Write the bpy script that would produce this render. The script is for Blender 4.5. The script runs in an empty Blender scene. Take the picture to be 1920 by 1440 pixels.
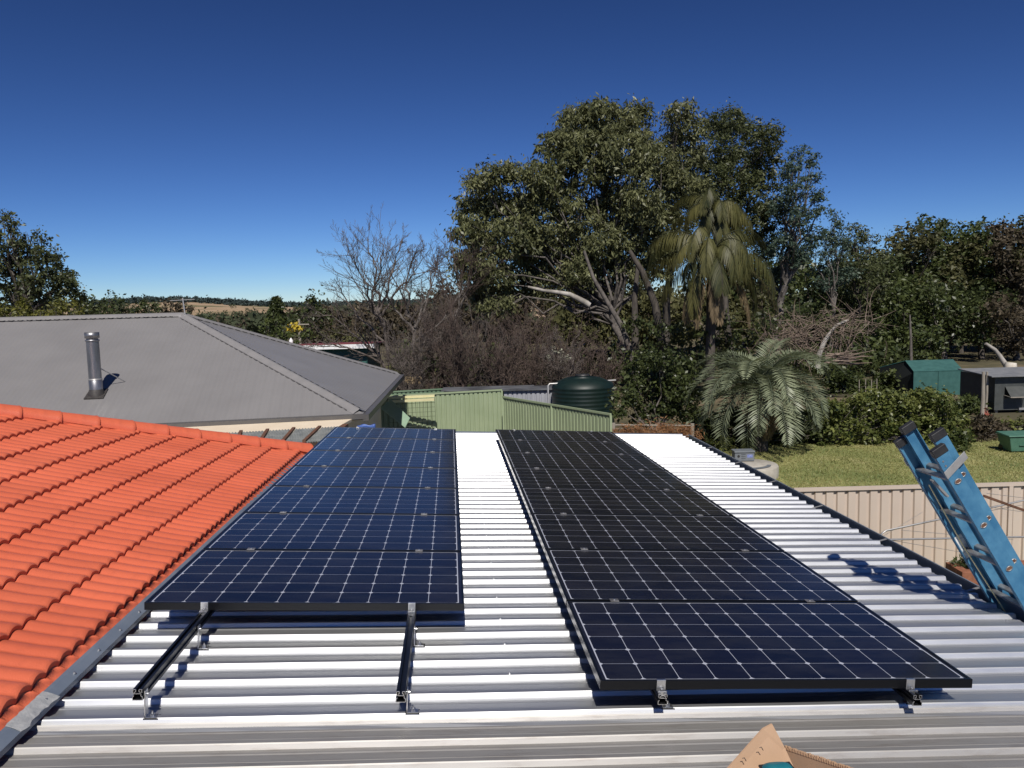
import bpy, math, random
import numpy as np
from mathutils import Matrix, Vector

# ------------------------------------------------------------------ camera, world, sun
S = bpy.context.scene
F = 1531.227; HC = 4.7
TH = math.atan((720-566)/F); RO = 0.026
_r = np.array([1., 0, 0]); _f = np.array([0, math.cos(TH), -math.sin(TH)]); _u = np.array([0, math.sin(TH), math.cos(TH)])
W = np.stack([_r*math.cos(RO)-_u*math.sin(RO), _f, _u*math.cos(RO)+_r*math.sin(RO)], 1)
cam = bpy.data.objects.new('camera', bpy.data.cameras.new('camera'))
S.collection.objects.link(cam); S.camera = cam
cam.data.sensor_width = 36; cam.data.lens = 36*F/1920; cam.data.clip_start = .05; cam.data.clip_end = 9000
cm = Matrix.Identity(4)
for i in range(3):
    cm[i][0] = W[i, 0]; cm[i][1] = W[i, 2]; cm[i][2] = -W[i, 1]
cm[2][3] = HC
cam.matrix_world = cm
S.render.resolution_x = 1024; S.render.resolution_y = 768

SUN_EL = math.radians(49); SUN_AZ = math.radians(177)      # azimuth from +Y, clockwise
S.world = bpy.data.worlds.new('World'); S.world.use_nodes = True
wn = S.world.node_tree; bg = wn.nodes['Background']
sky = wn.nodes.new('ShaderNodeTexSky'); sky.sky_type = 'NISHITA'; sky.sun_disc = False
sky.sun_elevation = SUN_EL; sky.sun_rotation = SUN_AZ
sky.air_density = 1.0; sky.dust_density = 0.0; sky.ozone_density = 6; sky.altitude = 3000
_a = wn.nodes.new('ShaderNodeVectorMath'); _a.operation = 'SCALE'; _a.inputs['Scale'].default_value = .1
_g = wn.nodes.new('ShaderNodeGamma'); _g.inputs[1].default_value = 1.55
_b = wn.nodes.new('ShaderNodeVectorMath'); _b.operation = 'MULTIPLY'; _b.inputs[1].default_value = (8.5, 8.3, 8.8)
wn.links.new(sky.outputs[0], _a.inputs[0]); wn.links.new(_a.outputs[0], _g.inputs[0]); wn.links.new(_g.outputs[0], _b.inputs[0]); wn.links.new(_b.outputs[0], bg.inputs[0]); bg.inputs[1].default_value = 0.10
sl = bpy.data.objects.new('sun', bpy.data.lights.new('sun', 'SUN')); S.collection.objects.link(sl)
sl.data.energy = 4.6; sl.data.angle = math.radians(.5); sl.data.color = (1, .95, .88)
sd = Vector((math.sin(SUN_AZ)*math.cos(SUN_EL), math.cos(SUN_AZ)*math.cos(SUN_EL), math.sin(SUN_EL)))
sl.rotation_euler = sd.to_track_quat('Z', 'Y').to_euler()
S.view_settings.view_transform = 'Standard'; S.view_settings.look = 'None'
S.view_settings.exposure = 0.0; S.view_settings.gamma = 1

# ------------------------------------------------------------------ frames
AC = np.array([-0.6672, -3.3052, 1.4944])
AMt = np.array([[0.9967424464, 0.0769403150, -0.0241802274], [-0.0748967722, 0.9942640163, 0.0763514211], [0.0299160324, -0.0742916813, 0.9967877292]])
Q = W@AMt.T
def A(x, y, z): return Q@(np.array([x, y, z])-AC)+np.array([0, 0, HC])
AM = Matrix.Identity(4)
_t = A(0, 0, 0)
for i in range(3):
    for j in range(3): AM[i][j] = Q[i, j]
    AM[i][3] = _t[i]
def ray(x, y): return W@np.array([(x-960)/F, 1, (720-y)/F])
def PX(x, y, D): d = ray(x, y); return d*(D/d[1])+np.array([0, 0, HC])
def PZ(x, y, z): d = ray(x, y); return d*((z-HC)/d[2])+np.array([0, 0, HC])
def PY(x, y, ly):       # pixel -> array-frame local point on plane y = ly
    d = AMt@np.array([(x-960)/F, 1, (720-y)/F]); return AC+d*((ly-AC[1])/d[1])
def PL(x, y, z):        # pixel -> array-frame local point on plane z
    d = AMt@np.array([(x-960)/F, 1, (720-y)/F]); return AC+d*((z-AC[2])/d[2])

# ------------------------------------------------------------------ object helpers
def tag(o, label=None, cat=None, group=None, kind=None):
    if label: o['label'] = label
    if cat: o['category'] = cat
    if group: o['group'] = group
    if kind: o['kind'] = kind
    return o
def empty(name, loc=(0, 0, 0), mat=None):
    o = bpy.data.objects.new(name, None); S.collection.objects.link(o); o.empty_display_size = .1
    if mat is not None: o.matrix_world = mat
    else: o.location = tuple(float(v) for v in loc)
    return o
def copy_tree(o, parent=None):
    c = o.copy(); S.collection.objects.link(c)
    if parent is not None: c.parent = parent
    for ch in list(o.children): copy_tree(ch, c)
    return c
def attach(o, parent, local=None):
    if parent is not None: o.parent = parent
    if local is not None: o.matrix_local = local
    return o

class MB:
    def __init__(s): s.v = []; s.f = []; s.sm = []
    def add(s, vs, fs, smooth=False):
        n = len(s.v); s.v += [tuple(float(c) for c in v) for v in vs]
        for f in fs: s.f.append(tuple(i+n for i in f)); s.sm.append(smooth)
    def box(s, a, b):
        x0, y0, z0 = a; x1, y1, z1 = b
        s.add([(x0,y0,z0),(x1,y0,z0),(x1,y1,z0),(x0,y1,z0),(x0,y0,z1),(x1,y0,z1),(x1,y1,z1),(x0,y1,z1)],
              [(0,3,2,1),(4,5,6,7),(0,1,5,4),(1,2,6,5),(2,3,7,6),(3,0,4,7)])
    def bar(s, p, q, w, h, up=(0, 0, 1)):      # box from p to q, width w, height h
        p = np.array(p, float); q = np.array(q, float); d = q-p; L = np.linalg.norm(d); d /= L
        up = np.array(up, float); sx = np.cross(d, up); sx /= np.linalg.norm(sx); uz = np.cross(sx, d)
        vs = []
        for e in (p, q):
            for a, b in ((-1,-1),(1,-1),(1,1),(-1,1)): vs.append(e+sx*a*w/2+uz*b*h/2)
        s.add(vs, [(0,1,2,3),(4,7,6,5),(0,4,5,1),(1,5,6,2),(2,6,7,3),(3,7,4,0)])
    def tube(s, pts, r, n=8, caps=True, smooth=True):
        pts = [np.array(p, float) for p in pts]; rs = r if hasattr(r, '__len__') else [r]*len(pts)
        rings = []; N = len(pts); ref = np.array([0., 0, 1])
        for i, p in enumerate(pts):
            d = pts[min(i+1, N-1)]-pts[max(i-1, 0)]; d /= max(np.linalg.norm(d), 1e-9)
            if abs(d@ref) > .95: ref = np.array([1., 0, 0])
            a = np.cross(d, ref); a /= np.linalg.norm(a); b = np.cross(d, a)
            rings.append([p+rs[i]*(a*math.cos(2*math.pi*k/n)+b*math.sin(2*math.pi*k/n)) for k in range(n)])
        vs = [v for rg in rings for v in rg]; fs = []
        for i in range(N-1):
            for k in range(n):
                fs.append((i*n+k, i*n+(k+1) % n, (i+1)*n+(k+1) % n, (i+1)*n+k))
        s.add(vs, fs, smooth)
        if caps:
            s.add(rings[0], [tuple(range(n))]); s.add(rings[-1], [tuple(range(n))[::-1]])
    def prism(s, poly, d):                     # polygon (3d points) extruded by vector d
        n = len(poly); P = [np.array(p, float) for p in poly]; d = np.array(d, float)
        s.add(P+[p+d for p in P], [tuple(range(n))[::-1], tuple(range(n, 2*n))]+[(i, (i+1) % n, n+(i+1) % n, n+i) for i in range(n)])
    def slab(s, poly, t):                      # planar polygon thickened along its normal
        P = [np.array(p, float) for p in poly]; n = np.cross(P[1]-P[0], P[2]-P[0]); n /= np.linalg.norm(n)
        s.prism([p-n*t/2 for p in P], n*t)
    def grid(s, G, smooth=True):               # G[i][j] points
        n = len(G); m = len(G[0]); vs = [p for row in G for p in row]
        s.add(vs, [(i*m+j, i*m+j+1, (i+1)*m+j+1, (i+1)*m+j) for i in range(n-1) for j in range(m-1)], smooth)
    def lathe(s, prof, c=(0, 0, 0), n=24, smooth=True):
        c = np.array(c, float); vs = []; fs = []
        for (r, z) in prof: vs += [c+np.array([r*math.cos(2*math.pi*k/n), r*math.sin(2*math.pi*k/n), z]) for k in range(n)]
        for i in range(len(prof)-1):
            for k in range(n): fs.append((i*n+k, i*n+(k+1) % n, (i+1)*n+(k+1) % n, (i+1)*n+k))
        s.add(vs, fs, smooth)
        s.add(vs[-n:], [tuple(range(n))]); s.add(vs[:n], [tuple(range(n))[::-1]])
    def build(s, name, mat, parent=None, local=None, bevel=0):
        me = bpy.data.meshes.new(name); me.from_pydata(s.v, [], s.f); me.materials.append(mat)
        me.polygons.foreach_set('use_smooth', s.sm); me.update()
        o = bpy.data.objects.new(name, me); S.collection.objects.link(o)
        attach(o, parent, local)
        if bevel:
            b = o.modifiers.new('bevel', 'BEVEL'); b.width = bevel; b.segments = 2; b.limit_method = 'ANGLE'
        return o

def raw_mesh(name, V, nper, mat, parent=None, rnd=None, smooth=False):
    """V (n, nper, 3): n separate polygons"""
    V = np.asarray(V, np.float32); n = len(V)
    me = bpy.data.meshes.new(name); me.vertices.add(n*nper); me.vertices.foreach_set('co', V.reshape(-1))
    me.loops.add(n*nper); me.loops.foreach_set('vertex_index', np.arange(n*nper, dtype=np.int32))
    me.polygons.add(n); me.polygons.foreach_set('loop_start', np.arange(n, dtype=np.int32)*nper)
    me.update(calc_edges=True)
    if rnd is not None:
        at = me.attributes.new('rnd', 'FLOAT', 'FACE'); at.data.foreach_set('value', np.asarray(rnd, np.float32))
    me.materials.append(mat)
    o = bpy.data.objects.new(name, me); S.collection.objects.link(o); attach(o, parent)
    return o

def seg_mesh(name, segs, mat, parent=None, n=4):
    """segs (k, 8): p0 p1 r0 r1 -> tapered prisms"""
    s = np.array(segs, float); p0 = s[:, :3]; p1 = s[:, 3:6]; r0 = s[:, 6:7]; r1 = s[:, 7:8]
    d = p1-p0; d /= np.maximum(np.linalg.norm(d, axis=1, keepdims=True), 1e-9)
    ref = np.where(np.abs(d[:, 2:3]) > .9, np.array([[1., 0, 0]]), np.array([[0, 0, 1.]]))
    a = np.cross(d, ref); a /= np.linalg.norm(a, axis=1, keepdims=True); b = np.cross(d, a)
    V = []
    for k in range(n):
        t = 2*math.pi*k/n; V.append(p0+r0*(a*math.cos(t)+b*math.sin(t)))
    for k in range(n):
        t = 2*math.pi*k/n; V.append(p1+r1*(a*math.cos(t)+b*math.sin(t)))
    V = np.stack(V, 1); k = len(s)
    base = (np.arange(k)*2*n)[:, None]
    quads = np.concatenate([base+np.array([[i, (i+1) % n, n+(i+1) % n, n+i]]) for i in range(n)], 0).astype(np.int32)
    me = bpy.data.meshes.new(name); me.vertices.add(k*2*n); me.vertices.foreach_set('co', V.astype(np.float32).reshape(-1))
    nf = len(quads); me.loops.add(nf*4); me.loops.foreach_set('vertex_index', quads.reshape(-1))
    me.polygons.add(nf); me.polygons.foreach_set('loop_start', np.arange(nf, dtype=np.int32)*4)
    me.polygons.foreach_set('use_smooth', np.ones(nf, bool))
    me.update(calc_edges=True); me.materials.append(mat)
    o = bpy.data.objects.new(name, me); S.collection.objects.link(o); attach(o, parent)
    return o

# ------------------------------------------------------------------ materials
def newmat(name):
    m = bpy.data.materials.new(name); m.use_nodes = True; nt = m.node_tree
    return m, nt, nt.nodes['Principled BSDF']
def N(nt, t, **k):
    n = nt.nodes.new(t)
    for a, b in k.items(): setattr(n, a, b)
    return n
def math_(nt, op, a, b=None, c=None):
    n = N(nt, 'ShaderNodeMath', operation=op)
    for i, v in enumerate((a, b, c)):
        if v is None: continue
        if hasattr(v, 'is_linked'): nt.links.new(v, n.inputs[i])
        else: n.inputs[i].default_value = v
    return n.outputs[0]
def coords(nt, scale=(1, 1, 1), kind='Object'):
    tc = N(nt, 'ShaderNodeTexCoord'); mp = N(nt, 'ShaderNodeMapping'); mp.inputs['Scale'].default_value = scale
    nt.links.new(tc.outputs[kind], mp.inputs[0]); return mp.outputs[0]
def ramp(nt, fac, stops):
    r = N(nt, 'ShaderNodeValToRGB'); e = r.color_ramp.elements
    while len(e) < len(stops): e.new(.5)
    for i, (p, c) in enumerate(stops): e[i].position = p; e[i].color = (*c, 1)
    nt.links.new(fac, r.inputs[0]); return r.outputs[0]
def noise(nt, vec, scale, detail=4, rough=.55):
    n = N(nt, 'ShaderNodeTexNoise'); n.inputs['Scale'].default_value = scale; n.inputs['Detail'].default_value = detail
    n.inputs['Roughness'].default_value = rough; nt.links.new(vec, n.inputs['Vector']); return n.outputs['Fac']
def bump(nt, p, h, strength=.3, dist=.01, prev=None):
    b = N(nt, 'ShaderNodeBump'); b.inputs['Strength'].default_value = strength; b.inputs['Distance'].default_value = dist
    nt.links.new(h, b.inputs['Height']); nt.links.new(b.outputs[0], p.inputs['Normal']); return b
def simple(name, c1, c2=None, scale=8, rough=.6, metal=0, bumps=None, vscale=(1, 1, 1), spread=(.35, .65), rvar=0, spec=None):
    m, nt, p = newmat(name); p.inputs['Roughness'].default_value = rough; p.inputs['Metallic'].default_value = metal
    if spec is not None: p.inputs['Specular IOR Level'].default_value = spec
    v = coords(nt, vscale); fac = noise(nt, v, scale)
    nt.links.new(ramp(nt, fac, [(spread[0], c1), (spread[1], c2 or c1)]), p.inputs['Base Color'])
    if rvar:
        nt.links.new(math_(nt, 'MULTIPLY_ADD', noise(nt, v, scale*2.3), rvar, rough-rvar/2), p.inputs['Roughness'])
    if bumps: bump(nt, p, noise(nt, v, bumps[0], 5), bumps[1], bumps[2] if len(bumps) > 2 else .01)
    return m
def leafmat(name, dark, light, tr=.25, rough=.5):
    m, nt, p = newmat(name); at = N(nt, 'ShaderNodeAttribute', attribute_name='rnd')
    col = ramp(nt, at.outputs['Fac'], [(0, dark), (1, light)])
    nt.links.new(col, p.inputs['Base Color']); p.inputs['Roughness'].default_value = rough
    p.inputs['Specular IOR Level'].default_value = .35
    t = N(nt, 'ShaderNodeBsdfTranslucent'); nt.links.new(col, t.inputs[0])
    mx = N(nt, 'ShaderNodeMixShader'); mx.inputs[0].default_value = tr
    nt.links.new(p.outputs[0], mx.inputs[1]); nt.links.new(t.outputs[0], mx.inputs[2])
    nt.links.new(mx.outputs[0], nt.nodes['Material Output'].inputs[0]); return m
def ribbump(name, c1, c2, axis=0, pitch=.076, rough=.45, depth=.008, metal=0):
    """painted corrugated sheet: real small waves as bump along one object axis"""
    m, nt, p = newmat(name); p.inputs['Roughness'].default_value = rough; p.inputs['Metallic'].default_value = metal
    v = coords(nt); sx = N(nt, 'ShaderNodeSeparateXYZ'); nt.links.new(v, sx.inputs[0])
    wv = math_(nt, 'SINE', math_(nt, 'MULTIPLY', sx.outputs[axis], 2*math.pi/pitch))
    nt.links.new(ramp(nt, noise(nt, v, .7, 6), [(.35, c1), (.65, c2)]), p.inputs['Base Color'])
    bump(nt, p, wv, 1, depth/2); return m

M = {}
# zincalume sheet
def zinc(name, c1, c2, metal, rough, stain=0):
    m, nt, p = newmat(name); v = coords(nt, (.6, 3, 3))
    big = noise(nt, v, 1.5, 5)
    col = ramp(nt, big, [(.3, c1), (.7, c2)])
    if stain:
        st = noise(nt, coords(nt, (1.2, 9, 9)), 4.0, 7, .7)
        mx = N(nt, 'ShaderNodeMix', data_type='RGBA'); nt.links.new(math_(nt, 'MULTIPLY', ramp(nt, st, [(.5, (0, 0, 0)), (.75, (1, 1, 1))]), stain), mx.inputs[0])
        nt.links.new(col, mx.inputs[6]); mx.inputs[7].default_value = (.20, .16, .13, 1); col = mx.outputs[2]
    nt.links.new(col, p.inputs['Base Color']); p.inputs['Metallic'].default_value = metal
    nt.links.new(math_(nt, 'MULTIPLY_ADD', noise(nt, v, 9, 4), .12, rough-.06), p.inputs['Roughness'])
    bump(nt, p, noise(nt, coords(nt, (.5, 2, 2)), 2.0, 3), .25, .01)
    return m
M['zinc'] = zinc('zincalume_sheet', (.57, .58, .60), (.66, .67, .68), .86, .45)
M['oldzinc'] = zinc('weathered_galvanised', (.36, .35, .335), (.45, .435, .415), .62, .54, .5)
M['gutter'] = simple('gutter_paint', (.15, .175, .205), (.18, .205, .235), 5, .42)
M['flash'] = simple('flashing_paint', (.13, .16, .21), (.17, .20, .25), 6, .45, bumps=(8, .2))
M['putty'] = simple('sealant', (.30, .31, .32), (.42, .42, .42), 22, .6, bumps=(30, .5))
M['screw'] = simple('screw_metal', (.55, .56, .58), None, 5, .35, .9)
M['tile'] = None
m, nt, p = newmat('painted_concrete_tile'); v = coords(nt)
f1 = noise(nt, v, 60, 3); f2 = noise(nt, v, 1.1, 5)
c = ramp(nt, f2, [(.3, (.60, .125, .060)), (.7, (.68, .155, .078))])
mx = N(nt, 'ShaderNodeMix', data_type='RGBA'); nt.links.new(math_(nt, 'MULTIPLY', ramp(nt, f1, [(.62, (0, 0, 0)), (.8, (1, 1, 1))]), .5), mx.inputs[0])
nt.links.new(c, mx.inputs[6]); mx.inputs[7].default_value = (.75, .2, .10, 1)
sx = N(nt, 'ShaderNodeSeparateXYZ'); nt.links.new(v, sx.inputs[0])
cx = N(nt, 'ShaderNodeCombineXYZ')
nt.links.new(math_(nt, 'FLOOR', math_(nt, 'DIVIDE', math_(nt, 'MULTIPLY_ADD', sx.outputs[0], -1.0306, -2.4168-.046), .2925)), cx.inputs[0]); nt.links.new(math_(nt, 'FLOOR', math_(nt, 'DIVIDE', sx.outputs[1], .246)), cx.inputs[1])
wt = N(nt, 'ShaderNodeTexWhiteNoise'); nt.links.new(cx.outputs[0], wt.inputs[0])
hs = N(nt, 'ShaderNodeHueSaturation'); nt.links.new(mx.outputs[2], hs.inputs['Color']); nt.links.new(math_(nt, 'MULTIPLY_ADD', wt.outputs['Value'], .16, .90), hs.inputs['Value'])
dm = N(nt, 'ShaderNodeMix', data_type='RGBA'); nt.links.new(math_(nt, 'MULTIPLY', ramp(nt, noise(nt, coords(nt, (3, 1.2, 3)), 5, 8, .75), [(.52, (0, 0, 0)), (.72, (1, 1, 1))]), .28), dm.inputs[0])
nt.links.new(hs.outputs[0], dm.inputs[6]); dm.inputs[7].default_value = (.33, .075, .045, 1)
nt.links.new(dm.outputs[2], p.inputs['Base Color']); p.inputs['Roughness'].default_value = .45
bump(nt, p, noise(nt, v, 140, 4), .45, .004); M['tile'] = m
M['frame'] = simple('black_anodised', (.012, .013, .016), None, 5, .28, .6)
M['rail'] = simple('black_rail', (.02, .022, .027), (.03, .032, .038), 12, .33, .7)
M['alu'] = simple('mill_aluminium', (.62, .63, .64), (.75, .75, .75), 30, .32, .95)
M['steel'] = simple('stainless_foot', (.60, .61, .62), (.72, .72, .72), 20, .3, .95)

def cellmat():
    m, nt, p = newmat('solar_cells')
    tc = N(nt, 'ShaderNodeTexCoord'); sx = N(nt, 'ShaderNodeSeparateXYZ'); nt.links.new(tc.outputs['Object'], sx.inputs[0])
    P = .1585
    def cell(o, half):   # distance (m) to the nearest cell boundary and to cell centre
        t = math_(nt, 'ADD', o, half*P)
        fr = math_(nt, 'SUBTRACT', math_(nt, 'FRACT', math_(nt, 'DIVIDE', t, P)), .5)
        return math_(nt, 'MULTIPLY', math_(nt, 'SUBTRACT', .5, math_(nt, 'ABSOLUTE', fr)), P), fr
    bx, fx = cell(sx.outputs[0], 5); by, fy = cell(sx.outputs[1], 3)
    lx = math_(nt, 'LESS_THAN', bx, .0014); ly = math_(nt, 'LESS_THAN', by, .0010)
    dia = math_(nt, 'LESS_THAN', math_(nt, 'ADD', bx, by), .0140)
    ox = math_(nt, 'GREATER_THAN', math_(nt, 'ABSOLUTE', sx.outputs[0]), 5*P); oy = math_(nt, 'GREATER_THAN', math_(nt, 'ABSOLUTE', sx.outputs[1]), 3*P)
    inx = math_(nt, 'LESS_THAN', math_(nt, 'ABSOLUTE', sx.outputs[0]), 5*P+.0045); iny = math_(nt, 'LESS_THAN', math_(nt, 'ABSOLUTE', sx.outputs[1]), 3*P+.0035)
    w = math_(nt, 'MULTIPLY', math_(nt, 'MULTIPLY', inx, iny), math_(nt, 'MAXIMUM', math_(nt, 'MAXIMUM', lx, ly), math_(nt, 'MAXIMUM', dia, math_(nt, 'MAXIMUM', ox, oy))))
    # three thin busbars per cell, running across the short side
    bus = None
    for q in (-.25, 0, .25):
        b = math_(nt, 'LESS_THAN', math_(nt, 'ABSOLUTE', math_(nt, 'SUBTRACT', fy, q)), .0035)
        bus = b if bus is None else math_(nt, 'MAXIMUM', bus, b)
    # per-cell tone
    fl = N(nt, 'ShaderNodeCombineXYZ')
    nt.links.new(math_(nt, 'FLOOR', math_(nt, 'DIVIDE', sx.outputs[0], P)), fl.inputs[0]); nt.links.new(math_(nt, 'FLOOR', math_(nt, 'DIVIDE', sx.outputs[1], P)), fl.inputs[1])
    oi = N(nt, 'ShaderNodeObjectInfo'); nt.links.new(oi.outputs['Random'], fl.inputs[2])
    wn_ = N(nt, 'ShaderNodeTexWhiteNoise'); nt.links.new(fl.outputs[0], wn_.inputs[0])
    cc = ramp(nt, wn_.outputs['Value'], [(0, (.0050, .0052, .010)), (1, (.0085, .0080, .0150))])
    a = N(nt, 'ShaderNodeMix', data_type='RGBA'); nt.links.new(math_(nt, 'MULTIPLY', bus, .06), a.inputs[0]); nt.links.new(cc, a.inputs[6]); a.inputs[7].default_value = (.2, .2, .25, 1)
    b = N(nt, 'ShaderNodeMix', data_type='RGBA'); nt.links.new(w, b.inputs[0]); nt.links.new(a.outputs[2], b.inputs[6]); b.inputs[7].default_value = (.46, .48, .55, 1)
    # dust specks
    v = coords(nt); sp = noise(nt, v, 190, 2); d = ramp(nt, sp, [(.70, (0, 0, 0)), (.78, (1, 1, 1))])
    e = N(nt, 'ShaderNodeMix', data_type='RGBA'); nt.links.new(math_(nt, 'MULTIPLY', d, .10), e.inputs[0]); nt.links.new(b.outputs[2], e.inputs[6]); e.inputs[7].default_value = (.35, .33, .3, 1)
    g = N(nt, 'ShaderNodeMix', data_type='RGBA'); nt.links.new(ramp(nt, noise(nt, coords(nt, (.8, 2.5, 1)), 2.2, 7, .7), [(.42, (.0, .0, .0)), (.8, (.05, .05, .05))]), g.inputs[0]); nt.links.new(e.outputs[2], g.inputs[6]); g.inputs[7].default_value = (.42, .40, .37, 1)  # pale dust-coloured streaks mixed into the colour for a greyer sheen
    nt.links.new(g.outputs[2], p.inputs['Base Color'])
    nt.links.new(math_(nt, 'MULTIPLY_ADD', noise(nt, coords(nt, (1, 3, 1)), 3.0, 6, .7), .16, .10), p.inputs['Roughness']); p.inputs['IOR'].default_value = 1.36
    p.inputs['Specular IOR Level'].default_value = .5
    bp = bump(nt, p, noise(nt, v, 420, 2), .12, .0008)
    return m
M['cells'] = cellmat()
M['bluefg'] = simple('blue_fibreglass', (.035, .14, .26), (.075, .22, .35), 9, .5, bumps=(60, .15, .003), rvar=.2)
M['blackpl'] = simple('black_plastic', (.015, .015, .017), (.03, .03, .03), 12, .5)
M['dullalu'] = simple('worn_aluminium', (.25, .24, .23), (.42, .41, .40), 14, .45, .7)
M['card'] = simple('cardboard', (.42, .27, .165), (.46, .30, .19), 5, .85, bumps=(90, .15, .003))
M['teal'] = simple('teal_plastic', (.01, .12, .16), (.015, .17, .21), 18, .45)
M['greyroof'] = ribbump('grey_painted_roofing', (.205, .198, .197), (.23, .222, .22), 0, .2, .45, .014)
M['greycap'] = simple('grey_painted_trim', (.21, .203, .202), (.24, .23, .228), 4, .45)
M['darkgut'] = simple('dark_grey_gutter', (.09, .085, .085), (.11, .105, .10), 4, .45)
M['cream'] = simple('cream_render', (.74, .62, .46), (.80, .68, .52), 3, .8)
M['flue'] = simple('stainless_flue', (.22, .22, .225), (.34, .34, .35), 9, .42, .85, vscale=(1, 1, .2))
M['lead'] = simple('dark_rubber_boot', (.035, .03, .03), (.06, .055, .05), 18, .6)
M['poly'] = simple('weathered_sheet', (.16, .17, .16), (.30, .31, .29), 7, .5, vscale=(1, 1, 1))
M['rust'] = simple('rusty_brown', (.10, .045, .025), (.17, .08, .045), 12, .85, bumps=(25, .4))
M['brown'] = simple('dark_timber', (.05, .03, .02), (.09, .055, .035), 9, .8)
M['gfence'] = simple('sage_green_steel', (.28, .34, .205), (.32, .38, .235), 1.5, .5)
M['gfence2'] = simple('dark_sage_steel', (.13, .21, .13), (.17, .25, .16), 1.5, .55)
M['gsheet'] = simple('pale_green_sheet', (.28, .40, .30), (.33, .45, .34), 3, .5)
M['yelbar'] = simple('cream_yellow_bar', (.62, .58, .32), (.68, .64, .38), 6, .6)
M['wire'] = simple('wire', (.10, .11, .08), None, 5, .5, .5)
M['tank'] = simple('shade_darkened_green_poly', (.003, .012, .010), (.005, .017, .014), 5, .5)  # green darkened in the colour itself to carry the shade of the trees
M['shedgrey'] = simple('grey_steel_wall', (.28, .29, .32), (.36, .37, .40), 1.5, .5)
M['shedroof'] = simple('dull_grey_roofing', (.05, .052, .058), (.14, .145, .155), 1.2, .6)
M['beige'] = simple('beige_fence_steel', (.52, .43, .36), (.56, .47, .395), 1.2, .5)
M['galv'] = simple('galvanised_tube', (.42, .41, .40), (.50, .49, .47), 14, .45, .6)
M['conc'] = simple('concrete', (.36, .33, .28), (.46, .43, .37), 6, .9, bumps=(40, .4))
M['boxgrey'] = simple('grey_pump_box', (.13, .145, .16), (.17, .185, .20), 6, .6)
M['bluelab'] = simple('blue_sticker', (.10, .14, .40), (.30, .34, .55), 40, .5)
M['wbrd'] = simple('green_weatherboard', (.02, .085, .075), (.028, .105, .09), 3, .55)
M['white'] = simple('white_paint', (.80, .80, .80), (.85, .85, .84), 3, .5)
M['maroon'] = simple('maroon_roof', (.16, .035, .035), (.20, .045, .04), 5, .6)
M['shade'] = simple('green_shade_cloth', (.025, .092, .085), (.038, .12, .11), 4, .8)
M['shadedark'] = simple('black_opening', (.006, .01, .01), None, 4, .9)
M['dshed'] = simple('charcoal_board', (.045, .050, .048), (.065, .07, .068), 4, .6)
M['post'] = simple('weathered_timber', (.24, .21, .17), (.34, .31, .26), 12, .85, bumps=(30, .4), vscale=(1, 1, .15))
M['bin'] = simple('green_bin_plastic', (.06, .15, .105), (.08, .185, .13), 4, .5)
M['terra'] = simple('terracotta_brick', (.22, .085, .045), (.32, .13, .07), 12, .8, bumps=(30, .4))
M['redchair'] = simple('red_brown_metal', (.20, .055, .035), (.28, .08, .05), 8, .6)
M['redtile'] = simple('red_tile', (.38, .12, .07), (.45, .16, .10), 8, .8)
M['glass'] = simple('dark_glass', (.02, .025, .03), None, 3, .08)
M['barkd'] = simple('dark_bark', (.05, .042, .036), (.10, .085, .07), 9, .9, bumps=(14, .6, .03), vscale=(1, 1, .3))
M['barkp'] = simple('pale_bark', (.20, .18, .155), (.42, .39, .35), 2.2, .75, bumps=(8, .4, .02), vscale=(1, 1, .4))
M['barkg'] = simple('grey_bark', (.075, .065, .056), (.16, .14, .125), 6, .9)
M['twigp'] = simple('purple_brown_twig', (.060, .042, .035), (.115, .082, .066), 4, .9)
M['twigg'] = simple('grey_twig', (.085, .068, .058), (.15, .125, .11), 4, .9)
M['dead'] = simple('dead_wood', (.12, .085, .068), (.26, .20, .155), 6, .85)
M['soil'] = simple('soil', (.10, .07, .05), (.14, .10, .07), 9, .95)

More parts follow.
